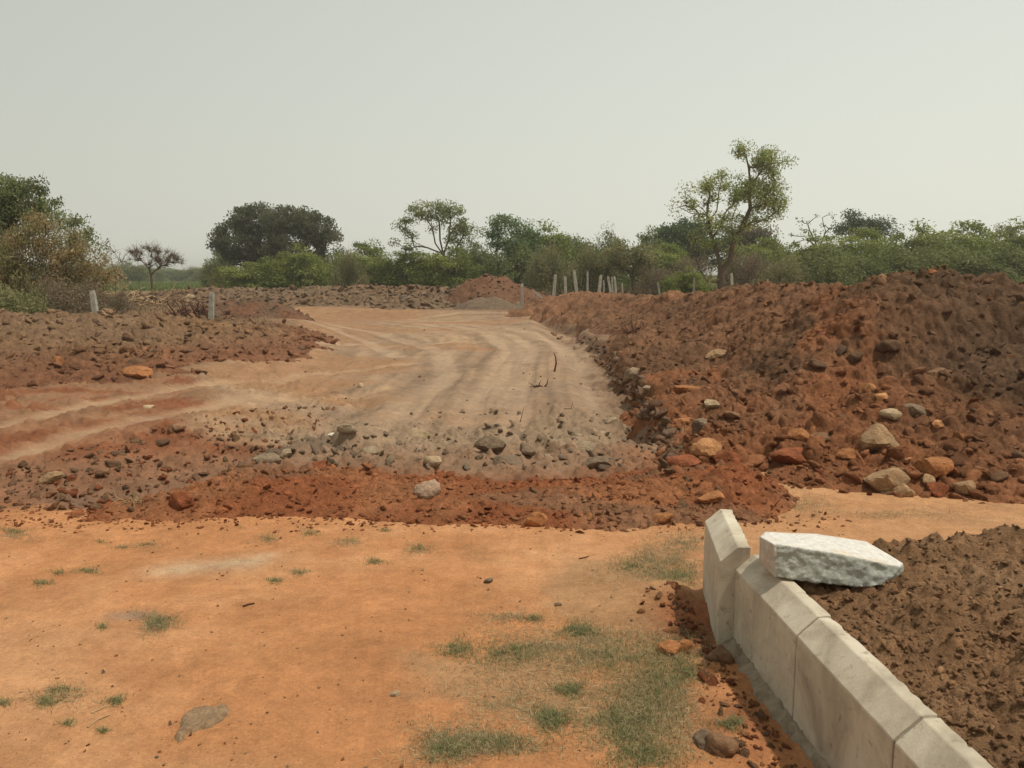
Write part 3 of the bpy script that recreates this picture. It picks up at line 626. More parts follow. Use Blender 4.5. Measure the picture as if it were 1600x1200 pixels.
def heap_s(key):
    x0, y0, x1, y1 = HEAPS[key].bb; y0 = max(y0, 1.2)
    def f(rng, n):
        th_ = rng.uniform(radians(-40), radians(40), n * 8); r = np.exp(rng.uniform(math.log(y0), math.log(math.hypot(x1, y1)), n * 8)); x = r * np.sin(th_); y = r * np.cos(th_)
        k = (x > x0) & (x < x1) & (y > y0) & (y < y1); x, y = x[k], y[k]
        if key != 'bed': k = ridge(x, y, HEAPS[key].lines, HEAPS[key].seed, HEAPS[key].warp) > 0.0
        else: k = poly_sd(x, y, BEDP) > -0.02; k &= ~((x < kx(y) + 0.14) & (y < 3.35))
        return np.stack([x[k], y[k]], 1)[:n]
    return f
def in_px(poly, z=0.0):
    """uniform over the photo area of a heap, by rejection"""
    poly = np.array(poly, float)
    def f(rng, n):
        x0, y0 = poly.min(0); x1, y1 = poly.max(0); q = np.stack([rng.uniform(x0, x1, n * 3), rng.uniform(y0, y1, n * 3)], 1)
        q = q[poly_sd(q[:, 0], q[:, 1], poly) > 0][:n]
        return hit(q)[:, :2]
    return f
BRK = [(0.15, 0.09, 0.055), (0.18, 0.105, 0.062), 'brown']
scatter('loose_clods', 'loose clods and stones scattered over the big right mound', 6500, heap_s('right'), (0.010, 0.072), ['red', 'orange', 'brown'] + BRK, 31, own='right', pw=4.2)
scatter('rubble', 'rough broken clods along the rim and foot of the right mound', 260, in_px([(985, 560), (1130, 560), (1200, 690), (1330, 690), (1600, 700), (1600, 772), (1400, 775), (1060, 735), (1030, 660)]), (0.015, 0.085), ['orange', 'red', 'brown', 'brown', 'tan'], 32, 'rubble', own='right')
scatter('loose_clods', 'loose clods scattered over the long left bank', 3200, heap_s('left'), (0.015, 0.12), BRK, 33, own='left', pw=4)
scatter('loose_clods', 'loose clods lying on the far row of earth', 2600, heap_s('far'), (0.05, 0.22), [(0.17, 0.12, 0.08), (0.2, 0.14, 0.09)], 34, own='far', pw=2.5)
scatter('loose_clods', 'small clods on the tall far red-brown heap', 700, heap_s('redheap'), (0.04, 0.16), ['red', 'brown'], 44, own='redheap', pw=2.5)
scatter('loose_clods', 'clods on the small reddish heap behind the tip of the left bank', 500, heap_s('smallred'), (0.03, 0.13), ['brown'], 45, own='smallred', pw=2.5)
scatter('loose_clods', 'loose red crumbs of earth on the ridge across the road', 4200, heap_s('windrow'), (0.003, 0.036), ['red', 'red', 'orange', 'brown'], 35, own='windrow', pw=4.5)
scatter('rubble', 'grey and brown rubble along the near border of the dirt road', 600, in_px([(480, 660), (700, 640), (1000, 650), (1040, 735), (500, 730), (400, 720)]), (0.006, 0.05), [(0.27, 0.19, 0.125), (0.31, 0.22, 0.145), (0.22, 0.15, 0.10), (0.25, 0.165, 0.105)], 36, 'rubble', pw=4)
scatter('loose_clods', 'clods and crumbs in the red dirt left of the road', 900, in_px([(0, 740), (160, 690), (300, 650), (560, 620), (480, 690), (330, 740), (200, 800), (0, 800)]), (0.008, 0.05), ['red', (0.26, 0.12, 0.06), 'brown', (0.24, 0.13, 0.07), (0.18, 0.11, 0.065)], 37, pw=4)
scatter('loose_clods', 'crumbs of dark brown soil on the bed behind the kerb', 15000, heap_s('bed'), (0.002, 0.016), [(0.35, 0.22, 0.12), (0.24, 0.14, 0.075)], 38, own='bed', pw=3.2)
scatter('rubble', 'crumbled clods fallen along the right edge of the road', 1100, in_px([(1045, 742), (1000, 650), (945, 575), (870, 530), (850, 512), (930, 528), (990, 575), (1035, 640), (1065, 700)]), (0.012, 0.09), ['brown', (0.24, 0.15, 0.095), (0.28, 0.18, 0.115), (0.22, 0.12, 0.07)], 47, 'rubble', pw=3.5)
scatter('rubble', 'red crumbs strewn in front of the ridge across the road', 1500, lambda rng, n: np.stack([rng.uniform(-3.6, 2.2, n), 5.12 - np.abs(rng.normal(0, 0.13, n)) + 0.08 * rng.normal(size=n)], 1), (0.002, 0.020), ['red', (0.34, 0.12, 0.05), 'orange', (0.38, 0.17, 0.075)], 48, 'rubble', pw=3.5)
scatter('rubble', 'crumbly red soil and clods along the foot of the kerb', 900, lambda rng, n: (lambda y: np.stack([kx(y) - 0.07 - np.abs(rng.normal(0, 0.10, n)), y], 1))(rng.uniform(1.7, 3.9, n)), (0.003, 0.026), ['red', (0.30, 0.12, 0.055), 'brown', 'orange'], 46, 'rubble', pw=4)
scatter('gravel', 'small pebbles and crumbs strewn over the orange sand', 1500, lambda rng, n: np.array([G(a, b) for a, b in zip(rng.uniform(-50, 1150, n), rng.uniform(830, 1230, n))]), (0.001, 0.009), ['tan', 'orange', 'bright', 'orange', 'pale', 'dgrey', 'tan', 'red'], 39, 'pebbles', pw=5)
scatter('gravel', 'small stones scattered over the flattened road', 260, in_px([(480, 510), (820, 510), (940, 560), (1000, 640), (560, 640), (440, 570)]), (0.006, 0.035), ['brown', 'tan', 'dgrey', 'grey'], 40, 'pebbles')

print('T rocks', time.time() - T0)
# ------------------------------------------------------------ kerb blocks, white stone, mortar
def kerb_block(name, x0, y0, x1, y1, h, label, wd=0.125, ch=0.075, chz=0.068, z0=-0.08, dz=0.0, seed=1, lean=0.0):
    """front face runs from (x0,y0) near to (x1,y1) far; the chamfer is on the -x side"""
    import bmesh
    L = math.hypot(x1 - x0, y1 - y0); rng = np.random.default_rng(seed)
    prof = [(0, z0), (0, h - chz), (ch, h), (wd, h), (wd, z0)]
    pts = []
    for (a, b), (c, d) in zip(prof, prof[1:] + prof[:1]):
        n = max(1, int(math.hypot(c - a, d - b) / 0.014))
        for i in range(n): pts.append((a + (c - a) * i / n, b + (d - b) * i / n))
    nl = int(L / 0.014); bm = bmesh.new(); rings = []
    for i in range(nl + 1):
        rings.append([bm.verts.new((u, L * i / nl, z)) for u, z in pts])
    for A, B in zip(rings[:-1], rings[1:]):
        for i in range(len(pts)):
            j = (i + 1) % len(pts); bm.faces.new((A[i], B[i], B[j], A[j]))
    bm.faces.new(rings[0]); bm.faces.new(rings[-1][::-1])
    bmesh.ops.recalc_face_normals(bm, faces=bm.faces[:])
    ed = [e for e in bm.edges if len(e.link_faces) == 2 and e.calc_face_angle(0) > 0.5]
    bmesh.ops.bevel(bm, geom=ed, offset=0.003, segments=1, affect='EDGES')
    me = bpy.data.meshes.new(name); bm.to_mesh(me); bm.free()
    n = len(me.vertices); co = np.zeros(n * 3); me.vertices.foreach_get('co', co); co = co.reshape(-1, 3)
    k = seed * 7
    d = 0.0010 * fbm(co[:, 1] * 14 + co[:, 0] * 9, co[:, 2] * 14 + co[:, 0] * 5, k, 4)
    # chipped arrises: back top edge and the joint ends
    e1 = np.exp(-((co[:, 0] - wd) ** 2 + (co[:, 2] - h) ** 2) / 0.014 ** 2); e2 = np.exp(-np.minimum(co[:, 1], L - co[:, 1]) ** 2 / 0.010 ** 2) * (co[:, 2] > h - 0.15)
    chip = np.clip(fbm(co[:, 1] * 30, co[:, 2] * 30 + co[:, 0] * 30, k + 3, 3), 0, 1)
    co[:, 0] += d - e1 * chip * 0.006; co[:, 2] += d - e1 * chip * 0.008 - e2 * chip * 0.005
    co[:, 0] += lean * (co[:, 2] - z0)
    me.vertices.foreach_set('co', co.ravel()); me.polygons.foreach_set('use_smooth', np.ones(len(me.polygons), bool))
    me.materials.append(M_CONC)
    me.set_sharp_from_angle(angle=radians(14))
    o = bpy.data.objects.new(name, me); COL.objects.link(o); o.location = (x0, y0, dz); o.rotation_euler = (0, 0, -math.atan2(x1 - x0, y1 - y0))
    return tag(o, label, 'kerb block', 'concrete kerb blocks')
def ky(a, b, *k, **kw): return kerb_block('kerb_block', kx(a), a, kx(b), b, *k, **kw)
ky(2.664, 3.287, 0.412, 'farthest concrete kerb block set in line, the white stone resting on its top', seed=2)
ky(2.030, 2.654, 0.410, 'second concrete kerb block set in line, just nearer than the one under the white stone', seed=3)
ky(1.400, 2.018, 0.408, 'nearest concrete kerb block, cut by the lower right edge of the photo', seed=4)
kerb_block('kerb_block', 0.892, 3.30, 0.962, 3.86, 0.445, 'upright concrete block standing higher and turned askew at the end of the kerb', wd=0.128, seed=6)
# mortar in the joints and bead along the foot
def joint(y, label):
    import bmesh
    bm = bmesh.new(); prof = [(0.006, -0.05), (0.006, 0.338), (0.080, 0.405), (0.12, 0.405), (0.12, -0.05)]; y0, y1 = y - 0.012, y + 0.012
    A = [bm.verts.new((kx(y) + u, y0 - 0.003, z)) for u, z in prof]; B = [bm.verts.new((kx(y) + u, y1 + 0.003, z)) for u, z in prof]
    for i in range(5): bm.faces.new((A[i], B[i], B[(i + 1) % 5], A[(i + 1) % 5]))
    bm.faces.new(A[::-1]); bm.faces.new(B); bmesh.ops.recalc_face_normals(bm, faces=bm.faces[:])
    me = bpy.data.meshes.new('mortar_joint'); bm.to_mesh(me); bm.free(); me.materials.append(M_MORT)
    o = bpy.data.objects.new('mortar_joint', me); COL.objects.link(o); return tag(o, label, 'mortar')
M_MORT = plain_mat('mortar', (0.24, 0.20, 0.15), (0.38, 0.33, 0.25), 25, 0.95, 0.006, 90)
M_MORT2 = plain_mat('foot_mortar', (0.22, 0.155, 0.10), (0.38, 0.31, 0.22), 18, 0.95, 0.008, 90)
joint(2.659, 'mortar joint between the two farthest kerb blocks of the line')
joint(2.024, 'mortar joint between the nearest and the second kerb block')
yy = np.arange(1.3, 3.36, 0.008); uu = np.arange(0, 0.16, 0.008); U, YY = np.meshgrid(uu, yy)
wb = 0.055 + 0.035 * fbm(YY * 5, YY * 0, 12, 3); xx = kx(YY) + 0.03 - U
prof = np.clip(1 - (U - 0.03) / np.maximum(wb, 0.02), 0, 1); l1, _ = lump(xx, YY, 0.05, 881, 0.8, 0.7); l2, _ = lump(xx, YY, 0.022, 882, 0.8, 0.8)
zz = -0.02 + 0.055 * prof ** 0.7 + (l1 * 0.8 + l2 * 0.9) * (prof > 0) + 0.008 * fbm(xx * 40, YY * 40, 13, 3)
tag(mesh_np('mortar_bead', np.stack([xx, YY, zz], -1).reshape(-1, 3), grid_faces(len(yy), len(uu)), M_MORT2), 'lumpy grey mortar squeezed out along the foot of the concrete kerb', 'mortar')
# dried cement patch on the sand
cp = [G(a, b) for a, b in [(268, 1158), (285, 1120), (300, 1108), (355, 1104), (361, 1112), (350, 1128), (300, 1148), (275, 1164)]]
bx = np.array(cp); gx = np.arange(bx[:, 0].min() - .03, bx[:, 0].max() + .03, 0.004); gy = np.arange(bx[:, 1].min() - .03, bx[:, 1].max() + .03, 0.004)
GX, GY = np.meshgrid(gx, gy); s_ = poly_sd(GX + 0.012 * fbm(GX * 30, GY * 30, 3, 3), GY + 0.012 * fbm(GX * 30, GY * 30, 7, 3), cp); l1, _ = lump(GX, GY, 0.03, 55, 0.7, 0.5)
GZ = groundH(GX, GY) - 0.006 + 0.022 * sstep(-0.004, 0.02, s_) + (0.35 * l1 + 0.006 * fbm(GX * 25, GY * 25, 9, 4)) * (s_ > 0)
Fg = grid_faces(len(gy), len(gx)); Fg = Fg[s_.ravel()[Fg].max(1) > -0.006]
cv, cf, cc_ = compact(np.stack([GX, GY, GZ], -1).reshape(-1, 3), Fg, np.ones((GX.size, 3)) * [0.300, 0.195, 0.112])
tag(mesh_np('cement_patch', cv, cf, M_ROCK, cc_), 'flat grey-brown patch of dried cement stuck on the orange sand, lower left', 'cement patch')

def white_stone():
    import bmesh
    m, n, b = new_mat('broken_granite'); L = n.links; geo = n.nodes.new('ShaderNodeNewGeometry'); co = geo.outputs['Position']
    at = n.nodes.new('ShaderNodeAttribute'); at.attribute_name = 'Col'
    t = noise(n, 45, 6, 0.7, co); r = n.nodes.new('ShaderNodeMapRange'); L.new(t.outputs['Fac'], r.inputs[0])
    r.inputs[1].default_value = 0.3; r.inputs[2].default_value = 0.7; r.inputs[3].default_value = 0.72; r.inputs[4].default_value = 1.15
    v = n.nodes.new('ShaderNodeVectorMath'); v.operation = 'SCALE'; L.new(at.outputs['Color'], v.inputs[0]); L.new(r.outputs[0], v.inputs['Scale']); L.new(v.outputs[0], b.inputs['Base Color'])
    t4 = noise(n, 90, 6, 0.75, co); bp = n.nodes.new('ShaderNodeBump'); bp.inputs['Distance'].default_value = 0.005
    L.new(t4.outputs['Fac'], bp.inputs['Height']); L.new(bp.outputs[0], b.inputs['Normal']); b.inputs['Roughness'].default_value = 0.85
    T = [AT(1187, 838, 3.16), AT(1196, 831, 3.22), AT(1275, 834, 3.24), AT(1354, 846, 3.20), AT(1411, 880, 3.02), AT(1406, 886, 2.98), AT(1300, 864, 2.99), AT(1208, 850, 3.00)]
    Bt = [AT(1186, 880, 3.10), AT(1200, 872, 3.22), AT(1275, 880, 3.24), AT(1354, 880, 3.20), AT(1412, 893, 3.02), AT(1380, 915, 2.96), AT(1345, 918, 2.965), AT(1211, 902, 2.985)]
    bm = bmesh.new(); A = [bm.verts.new(p) for p in T]; B = [bm.verts.new(p) for p in Bt]
    bm.faces.new(A); bm.faces.new(B[::-1])
    for i in range(8): bm.faces.new((A[i], B[i], B[(i + 1) % 8], A[(i + 1) % 8]))
    bmesh.ops.recalc_face_normals(bm, faces=bm.faces[:])
    bmesh.ops.triangulate(bm, faces=bm.faces[:])
    for _ in range(5):
        bmesh.ops.subdivide_edges(bm, edges=[e for e in bm.edges if e.calc_length() > 0.012], cuts=1, use_grid_fill=False)
        bmesh.ops.triangulate(bm, faces=bm.faces[:])
    bm.normal_update()
    V = np.array([v.co[:] for v in bm.verts]); N = np.array([v.normal[:] for v in bm.verts]); F = np.array([[v.index for v in f.verts] for f in bm.faces]); bm.free()
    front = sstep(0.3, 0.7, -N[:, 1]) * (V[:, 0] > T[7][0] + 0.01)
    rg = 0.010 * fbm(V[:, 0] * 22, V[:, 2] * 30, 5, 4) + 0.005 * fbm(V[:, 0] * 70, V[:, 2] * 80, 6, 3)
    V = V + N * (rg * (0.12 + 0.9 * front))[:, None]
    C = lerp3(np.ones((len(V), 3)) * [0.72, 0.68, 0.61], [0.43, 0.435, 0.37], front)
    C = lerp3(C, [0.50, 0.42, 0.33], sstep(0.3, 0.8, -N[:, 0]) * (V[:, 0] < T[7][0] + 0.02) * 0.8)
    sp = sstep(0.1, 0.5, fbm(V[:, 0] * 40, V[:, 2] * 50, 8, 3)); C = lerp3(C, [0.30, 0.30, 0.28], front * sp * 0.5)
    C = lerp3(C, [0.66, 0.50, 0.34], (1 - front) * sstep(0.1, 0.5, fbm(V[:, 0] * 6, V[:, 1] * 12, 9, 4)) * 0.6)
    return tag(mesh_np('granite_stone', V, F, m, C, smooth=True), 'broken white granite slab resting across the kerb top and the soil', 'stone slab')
white_stone()

# ------------------------------------------------------------ branches and leaves
def tube(path, rad, k=6):
    P = np.asarray(path, float); n = len(P); T = np.gradient(P, axis=0); T /= np.linalg.norm(T, axis=1)[:, None] + 1e-9
    up = np.where(np.abs(T[:, 2:3]) > 0.9, [[1.0, 0, 0]], [[0, 0, 1.0]]); A = np.cross(T, up); A /= np.linalg.norm(A, axis=1)[:, None] + 1e-9
    for i in range(1, n):
        a = A[i - 1] - T[i] * np.dot(A[i - 1], T[i]); l = np.linalg.norm(a)
        if l > 1e-6: A[i] = a / l
    B = np.cross(T, A); an = np.arange(k) * 2 * pi / k
    V = P[:, None] + np.asarray(rad, float)[:, None, None] * (A[:, None] * np.cos(an)[None, :, None] + B[:, None] * np.sin(an)[None, :, None])
    F = grid_faces(n, k, True)
    return V.reshape(-1, 3), F
class Acc:
    def __init__(s): s.V = []; s.F = []; s.n = 0
    def add(s, V, F): s.V.append(V); s.F.append(F + s.n); s.n += len(V)
    def obj(s, name, mat, parent=None, smooth=True): return mesh_np(name, np.vstack(s.V), np.vstack(s.F), mat, None, parent, smooth)
def grow(stems, tips, rng, tip_r=0.008, rmul=1.0, wig=0.12, expo=2.2, rmax=1.0):
    """stems: list of polylines (start of each lies on an earlier one); tips are joined greedily to the skeleton"""
    P = []; par = []
    def add(p, q): P.append(np.array(p, float)); par.append(q); return len(P) - 1
    for s in stems:
        if P:
            d = [np.linalg.norm(q - np.array(s[0])) for q in P]; last = int(np.argmin(d)); st = s[1:]
        else: last = add(s[0], -1); st = s[1:]
        for p in st:
            a = P[last].copy(); p = np.array(p, float); n = max(1, int(np.linalg.norm(p - a) / 0.35)); 
            for i in range(1, n + 1): last = add(a + (p - a) * i / n + rng.normal(0, 0.02, 3) * (i < n), last)
    root = P[0]; tips = sorted(tips, key=lambda t: np.linalg.norm(np.array(t) - root))
    depth = {0: 0}
    for i in range(1, len(P)): depth[i] = depth[par[i]] + np.linalg.norm(P[i] - P[par[i]])
    for t in tips:
        t = np.array(t, float); A = np.array(P); d = np.linalg.norm(A - t, axis=1)
        pen = d + 0.25 * np.array([depth[i] for i in range(len(P))]) + np.where(A[:, 2] > t[2] + 0.1, 1.5 * (A[:, 2] - t[2]), 0)
        j = int(np.argmin(pen)); a = P[j].copy(); L = d[j]; n = max(2, int(L / 0.3)); last = j
        sag = np.array([0, 0, 0.12 * L]); 
        for i in range(1, n + 1):
            u = i / n; q = a + (t - a) * u + sag * sin(pi * u) + rng.normal(0, wig * 0.3, 3) * min(1, L) * (i < n)
            k = add(q, last); depth[k] = depth[last] + L / n; last = k
    n = len(P); load = np.zeros(n); kids = [[] for _ in range(n)]
    for i in range(1, n): kids[par[i]].append(i)
    for i in range(n - 1, -1, -1):
        load[i] = (tip_r ** expo) if not kids[i] else sum(load[c] for c in kids[i])
    R = np.minimum(load ** (1 / expo) * rmul, rmax)
    acc = Acc(); seen = set()
    def chain(i):
        stack = [(i, None)]
        while stack:
            i, pr = stack.pop(); path = [] if pr is None else [P[pr]]; rad = [] if pr is None else [min(R[pr], R[i] * 1.3)]
            while True:
                path.append(P[i]); rad.append(R[i])
                if not kids[i]: break
                ks = sorted(kids[i], key=lambda c: -load[c])
                for c in ks[1:]: stack.append((c, i))
                i = ks[0]
            if len(path) > 1:
                rad[-1] *= 0.5; k = 8 if rad[0] > 0.05 else (5 if rad[0] > 0.015 else 3)
                acc.add(*tube(path, rad, k))
    chain(0)
    return acc, np.array(P), R
def leaves(C, n, spread, size, cols, rng, flat=1.0, aspect=0.5, droop=0.0, cvar=0.25, flatleaf=0.0):
    """n leaf quads around every centre; cols: list of rgb, one tint per clump blended with per-leaf variation"""
    C = np.asarray(C, float); m = len(C); n = int(n); sp = np.broadcast_to(np.asarray(spread, float), (m,))
    D = rng.normal(size=(m, n, 3)); rad = np.full((m, n), 0.55); D *= np.minimum(1, 2.2 / np.linalg.norm(D, axis=2))[..., None]
    off = D * rad[..., None] * sp[:, None, None]; off[..., 2] *= flat
    P = (C[:, None] + off).reshape(-1, 3); N = len(P)
    a = rng.normal(size=(N, 3)); a[:, 2] = a[:, 2] * (1 - flatleaf) - droop; a /= np.linalg.norm(a, axis=1)[:, None]
    b = np.cross(a, rng.normal(size=(N, 3)) * [1 - flatleaf, 1 - flatleaf, 1] + 1e-4); b /= np.linalg.norm(b, axis=1)[:, None]
    s = size * rng.uniform(0.6, 1.35, N)[:, None]
    a = a * s; b = b * s * aspect
    V = np.stack([P - a * 0.5, P + b * 0.5, P + a * 0.5, P - b * 0.5], 1).reshape(-1, 3); F = np.arange(4 * N).reshape(-1, 4)
    cc = np.array(cols); tint = cc[rng.integers(len(cc), size=m)][:, None] * rng.uniform(0.8, 1.2, (m, 1, 1))
    own = cc[rng.integers(len(cc), size=(m, n))]
    col = (0.6 * tint + 0.4 * own) * rng.uniform(1 - cvar, 1 + cvar, (m, n, 1))
    return V, F, np.repeat(col.reshape(-1, 3), 4, 0)
def in_blobs(blobs, dens, rng, D, base, shell=0.3):
    """blobs in photo pixels (x, y, rx, ry[, weight]) at distance D -> clump centres in local metres"""
    out = []; k = D / FPX
    for b in blobs:
        cx, cy, rx, ry = b[:4]; wgt = b[4] if len(b) > 4 else 1.0
        c = np.array(AT(cx, cy, D)) - base; rx *= k; ry *= k; rz = min(rx, 1.6 * ry) if len(b) < 6 else b[5]
        n = max(1, int(dens * wgt * rx * ry * 3.14)); d = rng.normal(size=(n, 3)); d /= np.linalg.norm(d, axis=1)[:, None]
        r = (shell + (1 - shell) * rng.random(n)) ** 0.7
        out.append(c + d * r[:, None] * [rx, max(rz, 0.3), ry])
    return np.vstack(out)
GR = dict(main=[(0.31, 0.38, 0.12), (0.25, 0.31, 0.095), (0.38, 0.42, 0.15), (0.27, 0.27, 0.11)],
          bright=[(0.22, 0.255, 0.056), (0.28, 0.305, 0.075), (0.17, 0.205, 0.046)],
          dark=[(0.105, 0.125, 0.06), (0.125, 0.145, 0.068), (0.08, 0.10, 0.046), (0.14, 0.13, 0.07)],
          mid=[(0.185, 0.215, 0.074), (0.225, 0.245, 0.09), (0.155, 0.18, 0.063)],
          olive=[(0.26, 0.25, 0.11), (0.21, 0.215, 0.09), (0.30, 0.265, 0.13)],
          dry=[(0.30, 0.22, 0.12), (0.24, 0.17, 0.095), (0.36, 0.28, 0.16), (0.19, 0.18, 0.08)],
          rust=[(0.27, 0.19, 0.125), (0.22, 0.16, 0.10), (0.31, 0.23, 0.15), (0.20, 0.19, 0.10)])
def br_(l, k): return [tuple(min(0.6, c * k) for c in q) for q in l]
def gz(x, y): return float(groundH(np.array([x]), np.array([y]))[0])
def tree(name, label, px, D, blobs, kind, rng_seed, cat='tree', stems=None, dens=1.2, nleaf=60, spread=0.35, size=0.11, aspect=0.5, flat=0.7, tip_r=0.012, rmul=1.0, trunk_h=1.0, mat=None, bz=None, droop=0.2, shell=0.3, flatleaf=0.0, bare=0, group=None, crown=True):
    rng = np.random.default_rng(rng_seed); x = AT(px, 428, D)[0]; base = np.array([x, D, (gz(x, D) if bz is None else bz)])
    root = empty(name, tuple(base)); tag(root, label, cat, group)
    C = in_blobs(blobs, dens, rng, D, base, shell)
    C = C[C[:, 2] > 0.1]; nleaf = int(nleaf * (1.9 if nleaf > 12 else 1)); spread = spread * 1.25
    if stems is None: st = [[(0, 0, -0.2), (rng.normal(0, .08), 0, trunk_h * 0.5), (rng.normal(0, .15), 0, trunk_h)]]
    else: st = [[tuple(np.array(AT(a, b, D + (c[0] if c else 0))) - base) for a, b, *c in s] for s in stems]; st[0] = [(st[0][0][0], st[0][0][1], -0.3)] + st[0]
    sub = C if len(C) < 260 else C[rng.choice(len(C), 260, replace=False)]
    acc, P, R = grow(st, sub, rng, tip_r, rmul)
    if bare:                                                   # fine leafless twigs
        for c in C[rng.integers(len(C), size=bare)]:
            d = c - P[0]; d = d / np.linalg.norm(d) * 0.5 + rng.normal(0, 0.5, 3); L = rng.uniform(0.15, 0.42)
            acc.add(*tube([c, c + d * L * 0.5, c + d * L + rng.normal(0, 0.08, 3)], [0.009, 0.007, 0.003], 3))
    acc.obj('trunk', mat or M_BARK, root)
    if crown:
        V, F, c = leaves(C, nleaf, spread * rng.uniform(0.6, 1.3, len(C)), size, GR[kind] if isinstance(kind, str) else br_(kind, 2.0), rng, flat, aspect, droop, flatleaf=flatleaf)
        V = V[:]; z_ok = V.reshape(-1, 4, 3)[:, :, 2].min(1) > -0.1
        Vq = V.reshape(-1, 4, 3)[z_ok]; cq = c.reshape(-1, 4, 3)[z_ok]
        mesh_np('crown', Vq.reshape(-1, 3), np.arange(len(Vq) * 4).reshape(-1, 4), M_LEAF, cq.reshape(-1, 3), root, smooth=False)
    return root
def Z4(l, ox=900, oy=200, s=4.0): return [tuple([b[0] / s + ox, b[1] / s + oy, b[2] / s, b[3] / s] + list(b[4:])) for b in l]
def Zs(l, ox=900, oy=200, s=4.0): return [tuple([p[0] / s + ox, p[1] / s + oy] + ([p[2:]] if len(p) > 2 else [])) for p in l]
# hero tree
hero = Z4([(1040, 150, 62, 48, 1.0), (1060, 95, 25, 22, .8), (1190, 190, 75, 75, 1.5), (1310, 205, 42, 20, .5), (1215, 262, 60, 45, 1.2), (1000, 300, 28, 26, .7), (910, 318, 45, 34, 1.1), (825, 355, 62, 50, 1.2), (680, 400, 60, 34, .45), (640, 490, 42, 24, .8), (720, 520, 60, 30, .5),
            (850, 430, 60, 50, .8), (960, 365, 48, 36, .8), (1025, 425, 70, 55, 1.3), (1130, 380, 85, 65, 1.2), (1220, 375, 68, 62, 1.3), (1262, 480, 52, 55, 1.5), (1150, 470, 80, 55, 1.1), (980, 470, 55, 45, 1.0), (1010, 560, 60, 42, .6), (1120, 570, 60, 45, .7), (1190, 575, 50, 40, .5),
            (900, 575, 60, 50, 1.0), (930, 640, 50, 45, .8), (790, 590, 70, 50, .8), (1080, 640, 70, 28, .5), (860, 690, 60, 50, .6), (760, 680, 60, 55, .6), (1000, 690, 60, 45, .5), (820, 930, 30, 40, .5), (720, 480, 60, 50, .4), (1240, 540, 60, 30, .6)])
HS = [Zs([(905, 1030), (905, 900), (890, 800), (850, 690), (825, 600), (820, 540)]), Zs([(820, 540), (835, 430), (840, 370)]), Zs([(820, 540, .2), (760, 480, .4), (690, 410, .5)]), Zs([(820, 545, -.2), (720, 535, -.3), (640, 495, -.5)]), Zs([(825, 600), (880, 520, .3), (890, 430, .4), (910, 330, .3)]),
      Zs([(905, 900), (960, 830, -.1), (980, 720, -.2), (1030, 630, 0), (1065, 560, 0), (1090, 500, 0), (1085, 380, 0), (1080, 250, 0), (1050, 140, 0)]), Zs([(1085, 380), (1150, 280, .4), (1190, 190, .3)]), Zs([(1090, 500), (1180, 470, .3), (1260, 470, .6)]), Zs([(1080, 250), (1160, 240, -.5), (1300, 210, -.6)]),
      Zs([(980, 720), (970, 600, .5), (1000, 500, .6), (1020, 420, .7)]), Zs([(900, 880), (850, 820, .3), (810, 740, .4), (780, 640, .4)]), Zs([(960, 830), (1010, 760, .4), (1060, 660, .5)]), Zs([(905, 960), (820, 960, .3), (770, 880, .4), (740, 760, .3)])]
HS = [[(p[0], p[1]) + ((p[2][0],) if len(p) > 2 else ()) for p in s] for s in HS]
tree('forked_tree', 'tallest tree, forked trunk and airy pale green crown, right of centre', 1126, 37, hero, 'main', 71, stems=HS, dens=11, nleaf=64, spread=0.30, size=0.105, aspect=0.5, flat=0.85, tip_r=0.013, rmul=1.45, droop=0.4, bare=120)

# other single trees
big_l = [(372, 380, 38, 34, 1.2), (350, 372, 22, 16, .8), (395, 345, 34, 24, 1.2), (415, 335, 30, 16, 1), (405, 385, 40, 42, 1.3), (375, 412, 30, 24, .9), (430, 400, 32, 34, 1.2), (340, 378, 14, 10, .6)]
big_r = [(445, 345, 30, 20, 1.1), (468, 338, 30, 17, 1.1), (490, 360, 34, 28, 1.2), (510, 350, 16, 14, .8), (460, 385, 44, 40, 1.3), (515, 395, 20, 34, 1), (505, 420, 30, 26, .9), (440, 412, 34, 26, .9), (528, 405, 10, 16, .5)]
tree('dark_tree', 'left half of the broad dark pair of trees behind the bright bushes', 398, 66, big_l, 'dark', 81, dens=3.0, nleaf=82, spread=0.48, size=0.20, trunk_h=2.0, stems=[[(398, 460), (399, 430), (392, 400), (385, 375)], [(399, 430), (420, 395), (430, 370)]], tip_r=0.02, shell=0.55)
tree('dark_tree', 'right half of the broad dark pair of trees, brownish towards its top', 470, 64, big_r, [(0.060, 0.068, 0.032), (0.078, 0.076, 0.04), (0.052, 0.06, 0.028), (0.09, 0.075, 0.046)], 82, dens=3.0, nleaf=80, spread=0.48, size=0.20, stems=[[(472, 460), (470, 430), (468, 395), (470, 365)], [(470, 430), (495, 390), (500, 365)], [(470, 430), (448, 400), (440, 370)]], tip_r=0.02, shell=0.55)
S3 = lambda l: [tuple([b[0] / 4 + 600, b[1] / 4 + 280, b[2] / 4, b[3] / 4] + list(b[4:])) for b in l]
P3 = lambda l: [tuple([p[0] / 4 + 600, p[1] / 4 + 280] + list(p[2:])) for p in l]
mt = S3([(215, 190, 60, 32, 1), (300, 175, 60, 28, 1.1), (400, 185, 60, 35, 1.1), (450, 215, 40, 40, 1), (170, 260, 60, 35, .8), (130, 300, 50, 30, .7), (260, 230, 80, 40, .8), (360, 240, 70, 40, .8), (500, 280, 45, 30, 1), (520, 320, 40, 40, .9), (140, 350, 60, 30, .4), (110, 400, 60, 28, .35), (200, 330, 60, 30, .35), (460, 320, 60, 50, 1.0), (440, 390, 60, 40, .8), (160, 430, 50, 25, .4), (330, 300, 60, 30, .2)])
